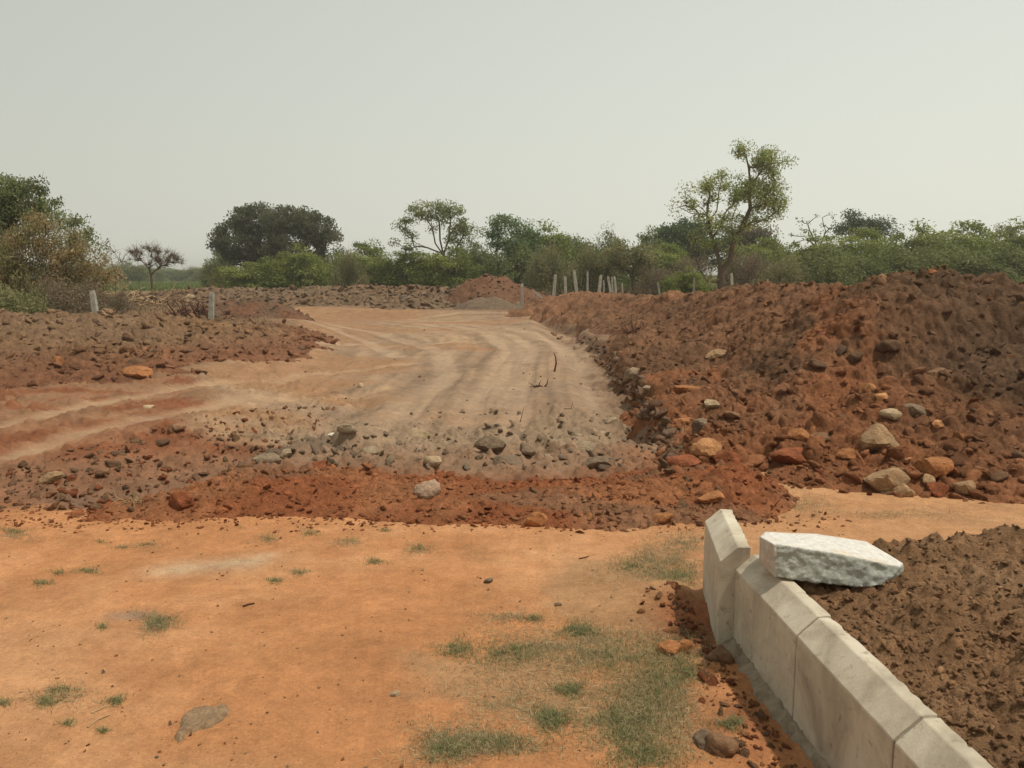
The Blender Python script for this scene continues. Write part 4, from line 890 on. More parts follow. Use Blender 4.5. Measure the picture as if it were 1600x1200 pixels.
tree('spreading_tree', 'domed tree with a web of dark branches showing, right of the broad dark pair', 690, 56, mt, [(0.12, 0.145, 0.05), (0.09, 0.11, 0.04), (0.16, 0.155, 0.07)], 83, dens=6, nleaf=62, spread=0.40, size=0.15, stems=[P3([(415, 690), (410, 600), (380, 520), (370, 470)]), P3([(370, 470), (300, 440, .6), (200, 400, 1), (120, 330, 1)]), P3([(370, 470), (320, 400, -.5), (300, 300, -.6), (250, 220, -.5)]), P3([(370, 470), (350, 380, .3), (345, 270, .3), (320, 190, .2)]), P3([(380, 470), (405, 380, -.3), (415, 250, -.2), (410, 190, -.2)]), P3([(380, 500), (450, 430, .5), (500, 350, .8), (520, 300, .8)])], tip_r=0.022, rmul=1.15, bare=60)
wt = S3([(720, 240, 50, 30, 1), (790, 250, 45, 30, 1), (700, 280, 40, 25, .8), (760, 310, 70, 45, 1.1), (850, 310, 60, 45, 1.1), (920, 370, 60, 50, 1.1), (820, 390, 90, 50, 1.2), (720, 380, 70, 40, .9), (680, 430, 50, 35, .7), (900, 450, 80, 50, 1.1), (800, 470, 60, 50, .8), (620, 330, 50, 30, .5), (940, 340, 30, 20, .7)])
tree('windswept_tree', 'tree with its crown swept right and a dark trunk, above the far red heap', 777, 54, wt, [(0.085, 0.125, 0.045), (0.07, 0.10, 0.036), (0.11, 0.14, 0.06)], 84, dens=5.0, nleaf=85, spread=0.5, size=0.15, stems=[P3([(720, 640), (715, 540), (700, 450), (720, 330), (740, 260)]), P3([(700, 450), (780, 380, .4), (860, 330, .6)]), P3([(725, 640, .3), (760, 560, .5), (770, 480, .6), (860, 420, .8)])], tip_r=0.02, flat=0.5)
ot = [(985, 385, 22, 12, 1), (965, 398, 24, 14, 1), (1000, 400, 26, 16, 1), (982, 412, 34, 16, 1), (955, 418, 18, 14, .8), (1010, 420, 16, 12, .8)]
tree('olive_tree', 'small olive-brown tree with a short trunk, right behind the row of stone posts', 988, 46, ot, 'olive', 85, dens=7, nleaf=55, spread=0.34, size=0.14, stems=[[(988, 462), (988, 435), (990, 415)], [(988, 440), (975, 415, .3)]], tip_r=0.016)
sp = [(b[0] / 4 + 1200, b[1] / 4 + 300, b[2] / 4, b[3] / 4, b[4]) for b in [(200, 185, 20, 14, .5), (240, 200, 20, 20, .6), (300, 150, 20, 22, .5), (330, 185, 40, 35, .8), (385, 165, 30, 30, .8), (390, 215, 40, 30, .9), (270, 240, 40, 20, .6), (145, 270, 25, 20, .5), (160, 310, 20, 14, .5), (220, 240, 20, 15, .4), (340, 260, 50, 40, .6), (300, 310, 50, 20, .6)]]
tree('sparse_tree', 'thin tree with separate dots of leaf, left of the dark tree over the right hedge', 1278, 52, sp, 'mid', 86, dens=5, nleaf=12, spread=0.24, size=0.17, stems=[[(1283, 440), (1280, 390), (1270, 370), (1262, 350)], [(1280, 390), (1290, 360, .4), (1285, 340, .4)], [(1280, 385), (1258, 370, .3), (1238, 368, .4)]], tip_r=0.02, rmul=1.2)
rt_ = [(b[0] / 4 + 1200, b[1] / 4 + 300, b[2] / 4, b[3] / 4, b[4]) for b in [(500, 160, 55, 30, 1), (480, 215, 60, 40, 1), (560, 230, 60, 50, 1.2), (630, 200, 50, 35, 1.1), (700, 215, 50, 35, 1.1), (740, 245, 40, 30, 1), (650, 260, 90, 40, 1.2), (800, 275, 40, 25, .8), (430, 260, 40, 40, .6)]]
tree('dark_tree', 'dark lumpy tree rising over the bright hedge behind the big right mound', 1350, 66, rt_, [(0.05, 0.068, 0.034), (0.065, 0.08, 0.04), (0.04, 0.056, 0.03)], 87, dens=3.6, nleaf=90, spread=0.5, size=0.19, trunk_h=2.5, tip_r=0.02)
rt2 = [(b[0] / 4 + 1200, b[1] / 4 + 300, b[2] / 4, b[3] / 4, b[4]) for b in [(1430, 265, 40, 30, 1), (1470, 235, 50, 35, 1), (1520, 230, 45, 30, 1), (1560, 260, 50, 35, 1), (1600, 270, 40, 30, 1), (1490, 280, 60, 30, 1)]]
tree('feathery_tree', 'feathery grey-green treetop over the hedge at the right picture edge', 1572, 62, rt2, 'mid', 88, dens=4, nleaf=40, spread=0.4, size=0.17, trunk_h=2.5, tip_r=0.02, bare=40)
dk2 = [(1075, 360, 30, 18, 1), (1045, 372, 30, 20, 1.1), (1095, 375, 36, 24, 1.1), (1050, 395, 44, 22, 1), (1110, 395, 40, 22, 1)]
tree('dark_tree', 'dark round tree directly behind the left side of the tall forked tree', 1075, 62, dk2, [(0.05, 0.07, 0.03), (0.065, 0.085, 0.035)], 89, dens=3.5, nleaf=100, spread=0.55, size=0.19, trunk_h=2, tip_r=0.02)
dk3 = [(1165, 365, 30, 18, 1), (1185, 380, 26, 20, 1.1), (1150, 385, 36, 22, 1.1), (1195, 395, 20, 16, 1)]
tree('dark_tree', 'greyish-brown round tree directly behind the right side of the tall forked tree', 1168, 62, dk3, [(0.085, 0.078, 0.045), (0.07, 0.07, 0.035), (0.10, 0.085, 0.055)], 90, dens=3.5, nleaf=90, spread=0.5, size=0.18, trunk_h=2, tip_r=0.02)
tree('small_tree', 'small tree poking up between the dark pair and the domed tree', 566, 60, [(562, 380, 12, 7, 1), (575, 388, 14, 8, 1), (555, 390, 12, 7, .8), (590, 393, 10, 6, .8), (568, 400, 20, 10, 1)], 'mid', 91, dens=4, nleaf=45, spread=0.4, size=0.17, trunk_h=2, tip_r=0.02)
tree('small_tree', 'small treetop with twiggy outline above the bushes, left of the olive tree', 893, 58, [(893, 376, 16, 9, 1), (880, 384, 14, 9, 1), (905, 384, 14, 9, 1), (892, 395, 26, 14, 1.1)], 'mid', 92, dens=4, nleaf=50, spread=0.4, size=0.17, trunk_h=2, tip_r=0.02, bare=30)
tree('small_tree', 'small dark treetop left of the dark round tree behind the forked tree', 1010, 60, [(1010, 366, 10, 8, 1), (1003, 374, 12, 8, 1), (1020, 374, 12, 8, .9), (1010, 388, 22, 14, 1.1)], 'mid', 93, dens=4, nleaf=60, spread=0.4, size=0.17, trunk_h=2, tip_r=0.02)
# left side: green tree with dry creeper-covered thorn bush before it
lt_ = [(-60, 320, 60, 46, 1), (0, 300, 36, 24, 1.1), (48, 292, 22, 14, 1.1), (20, 320, 44, 34, 1.2), (60, 318, 22, 24, 1), (-20, 360, 60, 40, 1.2), (70, 345, 34, 22, .8), (98, 322, 10, 10, .5), (105, 345, 22, 16, .6), (132, 350, 16, 10, .5), (148, 358, 12, 12, .5), (120, 375, 30, 16, .5), (160, 378, 8, 10, .3)]
tree('green_tree', 'large leafy green tree at the left picture edge above the dry thorn bush', 20, 25, lt_, [(0.075, 0.095, 0.034), (0.10, 0.12, 0.045), (0.055, 0.07, 0.026), (0.13, 0.14, 0.06)], 94, dens=16, nleaf=70, spread=0.22, size=0.085, stems=[[(20, 480), (18, 420), (10, 370), (5, 320)], [(15, 400), (60, 360, .3), (100, 340, .4), (140, 355, .5)], [(10, 390), (-40, 340, .3)]], tip_r=0.01, flat=0.8, droop=0.4, bare=60)
lb_ = [(60, 365, 40, 26, 1), (95, 385, 40, 26, 1.1), (40, 400, 50, 34, 1.1), (110, 415, 44, 34, 1.1), (-30, 410, 60, 50, 1), (140, 430, 26, 26, .9), (60, 440, 70, 34, 1.1), (150, 400, 16, 16, .5), (165, 440, 22, 22, .7), (0, 455, 70, 30, 1), (60, 470, 80, 26, 1.1), (130, 465, 50, 26, 1.0), (-20, 490, 80, 26, 1), (90, 495, 70, 20, 1), (160, 480, 26, 20, .8)]
tree('thorn_bush', 'big tangled thorn bush, dry brown with green patches, at the left picture edge', 70, 22, lb_, [(0.23, 0.165, 0.085), (0.17, 0.12, 0.06), (0.28, 0.21, 0.11), (0.115, 0.12, 0.045), (0.09, 0.10, 0.04)], 95, cat='bush', dens=17, nleaf=75, spread=0.26, size=0.08, aspect=0.35, stems=[[(70, 490), (72, 450), (80, 410)], [(70, 480), (30, 430, .4), (20, 390, .5)], [(72, 480), (120, 440, -.3), (140, 410, -.3)]], tip_r=0.008, mat=M_TWIG, droop=0.9, bare=1300)
tree('sapling', 'thin dark sapling with hardly any leaves, right of the thorn bush', 182, 26, [(178, 392, 9, 8, 1), (186, 405, 8, 10, 1), (172, 412, 10, 8, 1), (182, 430, 9, 8, .8)], 'olive', 96, dens=14, nleaf=5, spread=0.16, size=0.07, stems=[[(181, 470), (179, 430), (174, 405), (172, 390)], [(178, 430), (186, 405, .2), (188, 392, .2)]], tip_r=0.006, bare=60)
ac = [(b[0] / 4, b[1] / 4 + 250, b[2] / 4, b[3] / 4, b[4]) for b in [(860, 575, 55, 22, 1), (930, 560, 60, 18, 1.1), (1010, 575, 60, 22, 1.1), (1070, 600, 50, 22, 1.1), (1100, 640, 40, 22, .9), (830, 625, 45, 18, .7), (900, 610, 70, 25, .6), (1020, 640, 60, 35, 1.3), (970, 660, 40, 30, 1)]]
tree('flat_topped_tree', 'leafless flat-topped thorn tree standing alone before the distant green field', 237, 44, ac, [(0.075, 0.072, 0.045), (0.095, 0.08, 0.052)], 97, dens=16, nleaf=26, spread=0.26, size=0.045, flat=0.35, stems=[[(238, 452), (236, 430), (233, 420)], [(233, 420), (222, 408, .3), (205, 398, .4)], [(233, 420), (238, 405, 0), (236, 392, 0)], [(234, 420), (250, 406, -.3), (268, 400, -.3)]], tip_r=0.012, mat=M_TWIG, bare=1400, rmul=1.1)

# bushes: a few kinds, copied
def bush_proto(name, kind, seed, W=4.0, H=2.6, n=240, nleaf=95, size=0.13, aspect=0.4, flat=0.35, spread=0.42, mat=None, droop=0.0, feather=True, bare=0):
    rng = np.random.default_rng(seed); root = empty(name, (0, -500, 0))
    C = []
    while len(C) < n:
        p = rng.uniform(-1, 1, 3); p[2] = abs(p[2]); r = np.linalg.norm(p)
        lob = 0.78 + 0.28 * math.sin(3 * math.atan2(p[1], p[0]) + seed) * (1 - p[2]) + 0.12 * math.sin(7 * p[0] + 5 * p[1] + seed)
        if 0.4 < r < lob + 0.08: C.append(p * [W / 2, W / 2 * 0.8, H])
    C = np.array(C); C[:, 2] += 0.15
    st = [[(0, 0, -0.3), (0.02, 0, 0.3)]] + [[(0, 0, 0.0), (W * 0.12 * cos(a), W * 0.1 * sin(a), H * 0.3), (W * 0.25 * cos(a), W * 0.2 * sin(a), H * 0.55)] for a in (0.4, 1.9, 3.3, 5.0)]
    acc, P, R = grow(st, C[rng.choice(n, min(n, 90), replace=False)], rng, 0.008)
    for c in C[rng.integers(n, size=bare)]:
        d = c / np.linalg.norm(c) + rng.normal(0, 0.5, 3); acc.add(*tube([c, c + d * 0.2, c + d * 0.45], [0.008, 0.006, 0.003], 3))
    acc.obj('stems', mat or M_BARK, root)
    V, F, c = leaves(C, nleaf, spread * rng.uniform(0.6, 1.4, n), size, GR[kind], rng, flat, aspect, droop, flatleaf=0.5 if feather else 0)
    if feather:                                                # sprays arch outwards and down
        Pc = V.reshape(-1, 4, 3); cc = np.repeat(C, int(nleaf), 0)[:, None]; d = Pc - cc
        outw = cc[..., :2] / (np.linalg.norm(cc[..., :2], axis=2, keepdims=True) + 0.3); s = (d[..., :2] * outw).sum(2)
        Pc[..., 2] -= 0.45 * np.maximum(s, 0) ** 1.3; V = Pc.reshape(-1, 3)
    ok = V.reshape(-1, 4, 3)[:, :, 2].min(1) > -0.05; V = V.reshape(-1, 4, 3)[ok]; c = c.reshape(-1, 4, 3)[ok]
    mesh_np('foliage', V.reshape(-1, 3), np.arange(len(V) * 4).reshape(-1, 4), M_LEAF, c.reshape(-1, 3), root, smooth=False)
    return [root, np.percentile(V[:, :, 0], 98) - np.percentile(V[:, :, 0], 2), np.percentile(V[:, :, 2], 97.5), False]
PB = dict(bright=[bush_proto('green_bush', 'bright', 301, ), bush_proto('green_bush', 'bright', 302)],
          mid=[bush_proto('green_bush', 'mid', 303, flat=0.6, feather=False), bush_proto('green_bush', 'mid', 304, flat=0.5)],
          olive=[bush_proto('olive_bush', 'olive', 305, flat=0.7, feather=False, nleaf=85, bare=80)],
          rust=[bush_proto('dry_bush', 'rust', 306, flat=0.7, feather=False, nleaf=60, size=0.10, mat=M_TWIG, bare=500, H=2.2)])
cnt = {}
def bush(kind, px, top, wpx, D, label, group=None):
    i = cnt.get(kind, 0); cnt[kind] = i + 1; pr = PB[kind][i % len(PB[kind])]
    o = pr[0] if not pr[3] else copy_tree(pr[0]); pr[3] = True
    x = AT(px, 428, D)[0]; z = gz(x, D); sx = wpx * D / FPX / pr[1]; hz = AT(px, top, D)[2] - z; sz = hz / pr[2]
    o.location = (x, D, z); o.scale = (sx, (sx + 1) * 0.5, sz); o.rotation_euler = (0, 0, (0, pi, 0.35, pi - 0.3)[i % 4]); tag(o, label, 'bush', group)
B_ = [
 ('olive', 14, 462, 130, 18.2, 'low olive-green weedy bush at the left picture edge before the thorn bush'),
 ('rust', 112, 446, 120, 19.5, 'brown dry bush at the foot of the thorn bush, left of the post'),
 ('rust', 172, 462, 60, 21, 'small brown dry bush just right of the post by the thorn bush'),
 ('olive', -50, 440, 130, 20, 'weedy bush mostly cut off by the left picture edge'),
 ('mid', 342, 406, 46, 64, 'small green bush at the left foot of the broad dark pair of trees'),
 ('bright', 382, 417, 96, 55, 'low bright green bush before the left half of the dark pair of trees'),
 ('bright', 466, 399, 104, 56, 'rounded bright green bush before the right half of the dark pair of trees'),
 ('mid', 520, 412, 60, 60, 'dull green bush tucked behind the right end of the rounded bright bush'),
 ('bright', 572, 396, 110, 59, 'bright bush below the small tree between the dark pair and the domed tree'),
 ('olive', 545, 404, 50, 51, 'greyish olive bush alone in front, between two bright bushes left of centre'),
 ('bright', 640, 398, 100, 57, 'bright bush under the left side of the domed tree'),
 ('bright', 700, 396, 100, 55, 'bright bush around the trunk of the domed tree'),
 ('mid', 742, 388, 74, 58, 'dull green bush between the domed tree and the windswept tree'),
 ('mid', 812, 396, 90, 52, 'dense bush under the crown of the windswept tree'),
 ('bright', 850, 372, 120, 56, 'tall bright bush right of the windswept tree'),
 ('olive', 858, 396, 74, 49, 'pale olive bush behind the first three posts of the row'),
 ('mid', 905, 388, 90, 56, 'green bush below the small twiggy treetop'),
 ('olive', 922, 398, 66, 47, 'yellowish green bush right behind the middle of the post row'),
 ('mid', 948, 378, 76, 58, 'tall green bush behind the left side of the olive tree'),
 ('bright', 1040, 392, 104, 52, 'bright bush between the olive tree and the forked tree'),
 ('rust', 1030, 424, 74, 45, 'low reddish dry bush right of the olive tree'),
 ('rust', 1078, 408, 66, 46, 'brown dry bush just left of the forked tree trunk'),
 ('bright', 1075, 428, 70, 43, 'low green bush beside the thin post left of the forked tree'),
 ('bright', 1190, 384, 110, 53, 'bright bush right behind the forked tree trunk'),
 ('rust', 1172, 402, 84, 45, 'brown dry bush just right of the forked tree trunk'),
 ('olive', 1232, 412, 84, 42, 'low olive-brown bush at the left end of the long right hedge'),
 ('bright', 1262, 386, 120, 50, 'bright bush under the thin tree with dots of leaf'),
 ('bright', 1345, 371, 150, 52, 'bright hedge bush directly below the dark lumpy tree'),
 ('bright', 1428, 373, 130, 49, 'bright hedge bush between the dark lumpy tree and the mound summit'),
 ('bright', 1500, 362, 150, 51, 'highest bright bush of the right hedge'),
 ('bright', 1585, 370, 150, 49, 'bright hedge bush below the feathery treetop at the right edge'),
 ('bright', 1680, 368, 150, 50, 'bright hedge bush running out of the right picture edge'),
 ('mid', 1305, 400, 120, 42, 'darker lower bush of the hedge behind the left crest of the big mound'),
 ('mid', 1395, 402, 120, 42, 'darker lower bush of the hedge behind the middle crest of the big mound'),
 ('mid', 1480, 392, 130, 42, 'darker lower bush of the hedge behind the mound summit'),
 ('mid', 1565, 398, 130, 41, 'darker lower bush of the hedge beside the lone post at the right'),
 ('mid', 1650, 400, 120, 42, 'darker lower bush of the hedge cut by the right picture edge'),
]
for b in B_: bush(*b)
for i, (px, tp, wp, D) in enumerate([(175, 418, 60, 150), (200, 414, 50, 140), (222, 419, 60, 160), (262, 421, 70, 190), (300, 421, 70, 170), (335, 418, 60, 150), (240, 423, 90, 210), (130, 418, 80, 170), (60, 416, 100, 180), (-20, 416, 100, 180)]):
    bush('mid', px, tp, wp, D, 'small hazy tree in the line beyond the distant green field', 'distant trees beyond the field')

# blades: dry undergrowth and grasses
def blades(name, label, P, L, W, cols, seed, lean=0.4, kind='stuff', cat='grass', lying=0.0):
    rng = np.random.default_rng(seed); n = len(P); L = L * rng.uniform(0.5, 1.3, n); a = rng.uniform(0, 6.283, n); ly = rng.random(n) < lying
    el = np.where(ly, rng.uniform(0.0, 0.25, n), pi / 2 - np.abs(rng.normal(0, lean, n))); d = np.stack([np.cos(a) * np.cos(el), np.sin(a) * np.cos(el), np.sin(np.abs(el))], 1)
    s = np.stack([-np.sin(a), np.cos(a), 0 * a], 1); s = s * 0.6 + rng.normal(0, 0.5, (n, 3)) * [1, 1, 0.3]; s /= np.linalg.norm(s, axis=1)[:, None]; w = (W * rng.uniform(0.6, 1.4, n))[:, None] * s
    m = P + d * (L * 0.55)[:, None]; t = P + d * L[:, None] + np.stack([np.cos(a), np.sin(a), -1.0 * (~ly)], 1) * (L * 0.18)[:, None]; t[:, 2] = np.maximum(t[:, 2], P[:, 2] + 0.003)
    V = np.stack([P - w * 0.5, P + w * 0.5, m + w * 0.4, m - w * 0.4, t + w * 0.05, t - w * 0.05], 1).reshape(-1, 3)
    k = np.arange(n)[:, None] * 6; F = np.vstack([k + [0, 1, 2, 3], k + [3, 2, 4, 5]])
    cc = np.array(cols)[rng.integers(len(cols), size=n)] * rng.uniform(0.75, 1.25, (n, 1))
    return tag(mesh_np(name, V, F, M_BLADE, np.repeat(cc, 6, 0), smooth=False), label, cat, kind=kind)
def field_pts(rng, n, px0, px1, D0, D1, clump=0.6, seed=0):
    D = rng.uniform(D0, D1, n * 2); px = rng.uniform(px0, px1, n * 2); x = (px - 800) / FPX * D * 0.995
    k = fbm(x * clump, D * clump, seed, 3) > rng.uniform(-0.7, 0.7, n * 2); x, D = x[k][:n], D[k][:n]
    return np.stack([x, D, groundH(x, D)], 1)
rg = np.random.default_rng(5)
blades('dry_undergrowth', 'reddish dry grass and scrub along the foot of the treeline', field_pts(rg, 26000, 300, 1300, 44.5, 60, 0.5, 401), 0.75, 0.03, [(0.20, 0.12, 0.07), (0.16, 0.10, 0.06), (0.24, 0.16, 0.09), (0.13, 0.11, 0.05)], 402, 0.35, cat='undergrowth')
blades('dry_undergrowth', 'straw and weeds around the foot of the thorn bush at the left', field_pts(rg, 16000, -120, 190, 17.5, 25, 0.8, 403), 0.34, 0.012, [(0.24, 0.18, 0.09), (0.17, 0.14, 0.06), (0.10, 0.11, 0.04), (0.28, 0.20, 0.11)], 404, 0.6, cat='undergrowth')
blades('dry_grass', 'thin dry grass over the brown ground between the left bank and the green field', field_pts(rg, 9000, 150, 420, 24, 60, 0.3, 405), 0.22, 0.012, [(0.25, 0.17, 0.09), (0.19, 0.12, 0.06), (0.16, 0.13, 0.06)], 406, 0.6)
blades('field_crop', 'green crop of the distant field seen at the left', field_pts(rg, 16000, 150, 420, 72, 130, 0.1, 407), 0.5, 0.06, [(0.11, 0.16, 0.04), (0.14, 0.19, 0.05), (0.17, 0.17, 0.06)], 408, 0.4, cat='crop')
def px_blob(rng, n, cx, cy, rx, ry):
    q = rng.normal(0, 0.5, (n, 2)); k = 1 + 0.4 * np.sin(3 * np.arctan2(q[:, 1], q[:, 0]) + cx); q = q * k[:, None]
    px = cx + q[:, 0] * rx; py = cy + q[:, 1] * ry; ok = (py > 824 + 6 * np.sin(px * 0.05)) | (px > 1120); px, py = px[ok], py[ok]; g_ = np.array([G(a, b) for a, b in zip(px, py)])
    g_ = g_[~((g_[:, 0] > kx(g_[:, 1]) - 0.02) & (g_[:, 1] < 3.9))]
    return np.stack([g_[:, 0], g_[:, 1], groundH(g_[:, 0], g_[:, 1])], 1)
GB = [(800, 1020, 60, 22, 800), (715, 1015, 35, 18, 500), (835, 968, 15, 6, 120), (905, 985, 32, 12, 700), (960, 1030, 80, 36, 900), (1040, 1020, 60, 40, 700), (890, 1078, 25, 12, 420), (863, 1125, 30, 18, 800), (700, 1170, 50, 25, 700), (780, 1165, 60, 22, 500), (980, 1130, 75, 48, 1900), (1035, 1070, 55, 50, 1200),
      (1000, 1180, 55, 28, 900), (1060, 900, 35, 14, 600), (985, 885, 30, 12, 300), (1075, 1050, 28, 20, 400), (1142, 1136, 24, 10, 300), (247, 975, 26, 14, 300), (160, 980, 10, 5, 70), (65, 911, 17, 5, 130), (92, 895, 14, 4, 80), (137, 893, 20, 5, 150), (430, 908, 14, 4, 110), (468, 896, 18, 5, 120), (585, 879, 17, 5, 150), (655, 857, 18, 6, 130),
      (485, 833, 18, 5, 130), (420, 842, 16, 6, 60), (545, 845, 20, 5, 60), (385, 823, 16, 4, 60), (230, 853, 20, 4, 60), (190, 858, 15, 3, 50), (160, 848, 12, 3, 50), (72, 1098, 20, 10, 150), (95, 1080, 30, 6, 120), (180, 1097, 16, 7, 140), (22, 832, 25, 6, 200), (105, 1133, 14, 5, 50), (160, 1143, 10, 3, 40), (602, 830, 10, 3, 60), (5, 1100, 14, 5, 80)]
Pg = np.vstack([px_blob(rg, int(b[4] * 2.1), *b[:4]) for b in GB])
blades('grass', 'short green grass growing in patches on the orange sand and beside the kerb', Pg, 0.024, 0.0018, [(0.23, 0.235, 0.10), (0.28, 0.27, 0.12), (0.19, 0.205, 0.085), (0.40, 0.33, 0.18)], 409, 0.95)
SB = [(900, 1010, 170, 46, 3600), (1010, 1100, 100, 75, 4200), (1030, 880, 75, 36, 3200), (1075, 850, 50, 22, 900), (800, 1100, 110, 60, 900), (730, 1165, 95, 28, 1700), (247, 975, 32, 17, 420), (1250, 790, 70, 14, 700), (1400, 806, 150, 10, 700), (540, 850, 40, 8, 160), (420, 842, 26, 10, 120), (655, 862, 34, 8, 160), (100, 1090, 60, 20, 260), (25, 840, 40, 8, 200), (230, 855, 60, 6, 100), (800, 965, 60, 8, 300), (1130, 790, 60, 12, 300)]
Ps = np.vstack([px_blob(rg, int(b[4] * 2.2), *b[:4]) for b in SB])
blades('dry_grass', 'bleached straw and dead grass matted around the green patches', Ps, 0.030, 0.0018, [(0.44, 0.34, 0.18), (0.36, 0.26, 0.13), (0.52, 0.42, 0.25), (0.28, 0.19, 0.10)], 410, 0.9, lying=0.75)

# stone posts
def post(px0, py0, px1, py1, D, wpx, label, bury=0.5, rough=1.0, group='stone posts'):
    """top at (px0, py0), foot seen at (px1, py1)"""
    t = np.array(AT(px0, py0, D)); b = np.array(AT(px1, py1, D)); ax = (t - b) / np.linalg.norm(t - b); zb = gz(b[0], D) - 0.1
    if b[2] > zb: b = b - ax * min((b[2] - zb), 1.2) / ax[2]
    L = np.linalg.norm(t - b); w_ = wpx * D / FPX / 2; rng = np.random.default_rng(int(px0)); n = 14; k = 12
    S = np.cross(ax, [0, 1, 0]); S /= np.linalg.norm(S); Q = np.cross(ax, S); an = np.arange(k) * 2 * pi / k + 0.3
    sq = 1 / np.maximum(np.abs(np.cos(an)), np.abs(np.sin(an))) ; V = []
    for i in range(n + 1):
        u = i / n; r = w_ * (1.08 - 0.2 * u) * sq * (1 + 0.10 * rough * (fbm(an * 1.5 + 3 * px0, an * 0 + u * 6, 9, 2))); top = (u == 1)
        c = b + ax * L * min(u, 0.995 if not top else 1); r = r * (0.82 if top else 1)
        V.append(c + S * (r * np.cos(an))[:, None] + Q * (r * np.sin(an))[:, None])
    V.append(np.repeat((b + ax * (L * 1.003))[None], k, 0)); V = np.vstack(V)
    return tag(mesh_np('stone_post', V - b, grid_faces(n + 2, k, True), M_POST, smooth=False), label, 'post', group), b
POSTS = [
 (144, 454, 149, 486, 17.6, 8, 'rough grey stone post behind the left bank, standing against the thorn bush'),
 (331, 457, 330, 498, 20.4, 7.5, 'rough grey stone post standing alone near the dead roots behind the left bank'),
 (868, 429, 865, 464, 36, 5, 'first post from the left in the row behind the right mound, leaning slightly right'),
 (883, 432, 884, 464, 36, 4.5, 'second post from the left in the row behind the right mound, upright and short'),
 (897, 422, 902, 465, 36, 5, 'tallest post of the row behind the right mound, third from the left'),
 (918, 424, 918, 462, 40, 3, 'thin greyish post between the tallest post and the whitest leaning one'),
 (939, 430, 935, 464, 36, 5, 'whitest post of the row, leaning right in the middle of it'),
 (943, 438, 944, 464, 41, 2.6, 'thin dim post standing close behind the whitest leaning one'),
 (950, 432, 955, 462, 38, 4, 'post leaning left, next after the whitest one'),
 (956, 433, 958, 462, 43, 2.6, 'thin dim post between the last two pale posts of the row'),
 (960, 432, 963, 462, 38, 3.6, 'last pale post at the right end of the close row'),
 (972, 442, 973, 462, 43, 2.6, 'short dim post just right of the close row'),
 (1028, 442, 1031, 462, 38, 2.8, 'short thin post leaning left, alone between the row and the forked tree'),
 (1085, 434, 1084, 464, 38, 3, 'thin pale post alone just left of the forked tree'),
 (1143, 427, 1144, 455, 33, 4, 'greyish post close against the right side of the forked tree trunk'),
 (1200, 436, 1197, 448, 33, 2.6, 'short thin post right of the forked tree, just above the mound crest'),
 (1548, 437, 1549, 456, 24, 2.6, 'lone thin post against the hedge at the right behind the mound'),
 (816, 443, 816, 488, 33.0, 4.6, 'thin tall stone post between the gravel heap and the right mound'),
 (809, 472, 810, 490, 33.0, 5, 'short dark stump of a post beside the thin tall one at the gravel heap'),
]
for p in POSTS:
    o, b = post(*p); o.location = tuple(b)
o, b = post(835, 456, 848, 468, 38.6, 4, 'fallen stone post lying aslant on the right flank of the far red heap'); o.location = tuple(b)

# dead roots, logs, frame, sticks
def sticks(name, label, cat, px, py, D, n, L, r, mat, seed, up=0.5, spread=0.5, curl=0.25):
    rng = np.random.default_rng(seed); c = np.array(AT(px, py, D)); zg = float(surf(c[0], D)[0]); acc = Acc()
    for i in range(n):
        p = rng.normal(0, 1, 3) * [spread, spread * 0.5, 0]; p[2] = rng.uniform(0, spread * 0.4); d = rng.normal(size=3); d[2] = abs(d[2]) * up; d /= np.linalg.norm(d); l = L * rng.uniform(0.4, 1.2); q = [p]
        for k in range(5): d = d + rng.normal(0, curl, 3); d /= np.linalg.norm(d); q.append(q[-1] + d * l / 5)
        q = np.array(q); q[:, 2] = np.maximum(q[:, 2], 0.0); acc.add(*tube(q, np.linspace(r, r * 0.3, 6) * rng.uniform(0.5, 1.4), 5))
    o = acc.obj(name, mat); o.location = (c[0], D, zg); return tag(o, label, cat)
sticks('dead_roots', 'uprooted dark tangle of dead roots and twigs behind the left bank', 'roots', 304, 462, 27, 90, 0.8, 0.035, M_ROOT, 501, 0.9, 0.32, 0.4)
sticks('dead_roots', 'low dark heap of cut thorn twigs right beside the uprooted tangle', 'twigs', 322, 468, 26, 50, 0.6, 0.02, M_ROOT, 502, 0.4, 0.26, 0.4)
sticks('brushwood', 'scattered thin dry branches on the ground under the flat-topped tree', 'twigs', 245, 462, 36, 60, 1.3, 0.014, M_TWIG, 503, 0.6, 1.3, 0.3)
sticks('brushwood', 'pile of pale cut branches on the ground right of the thorn bush', 'branches', 200, 446, 40, 30, 1.8, 0.035, M_WOOD, 504, 0.15, 0.9, 0.2)
sticks('brushwood', 'long pale branches lying along the top of the far row of earth', 'branches', 600, 445, 47, 16, 3.0, 0.05, M_WOOD, 505, 0.08, 1.2, 0.1)
sticks('dry_shrub', 'small dry leafless shrub at the right edge of the road', 'shrub', 987, 566, 16.2, 46, 0.42, 0.007, M_ROOT, 506, 1.2, 0.10, 0.3)
sticks('dry_shrub', 'bleached dried-up weed lying on the left end of the red ridge', 'weed', 210, 790, 5.35, 22, 0.14, 0.003, M_STRAW, 507, 0.5, 0.03, 0.3)
sticks('twig', 'dark crumpled twig lying on the road left of the upright stick', 'twig', 844, 606, 12.6, 9, 0.22, 0.012, M_ROOT, 508, 0.5, 0.05, 0.3)
def stick(pts, D, r, mat, label, name='twig'):
    q = np.array([AT(a, b, D + i * 0.01) for i, (a, b) in enumerate(pts)]); z = float(surf(q[0][0], q[0][1])[0]); q[:, 2] += z - q[0][2] - 0.01; V, F = tube(q, np.linspace(r, r * 0.4, len(q)), 6)
    o = mesh_np(name, V - q[0], F, mat); o.location = tuple(q[0]); return tag(o, label, 'twig')
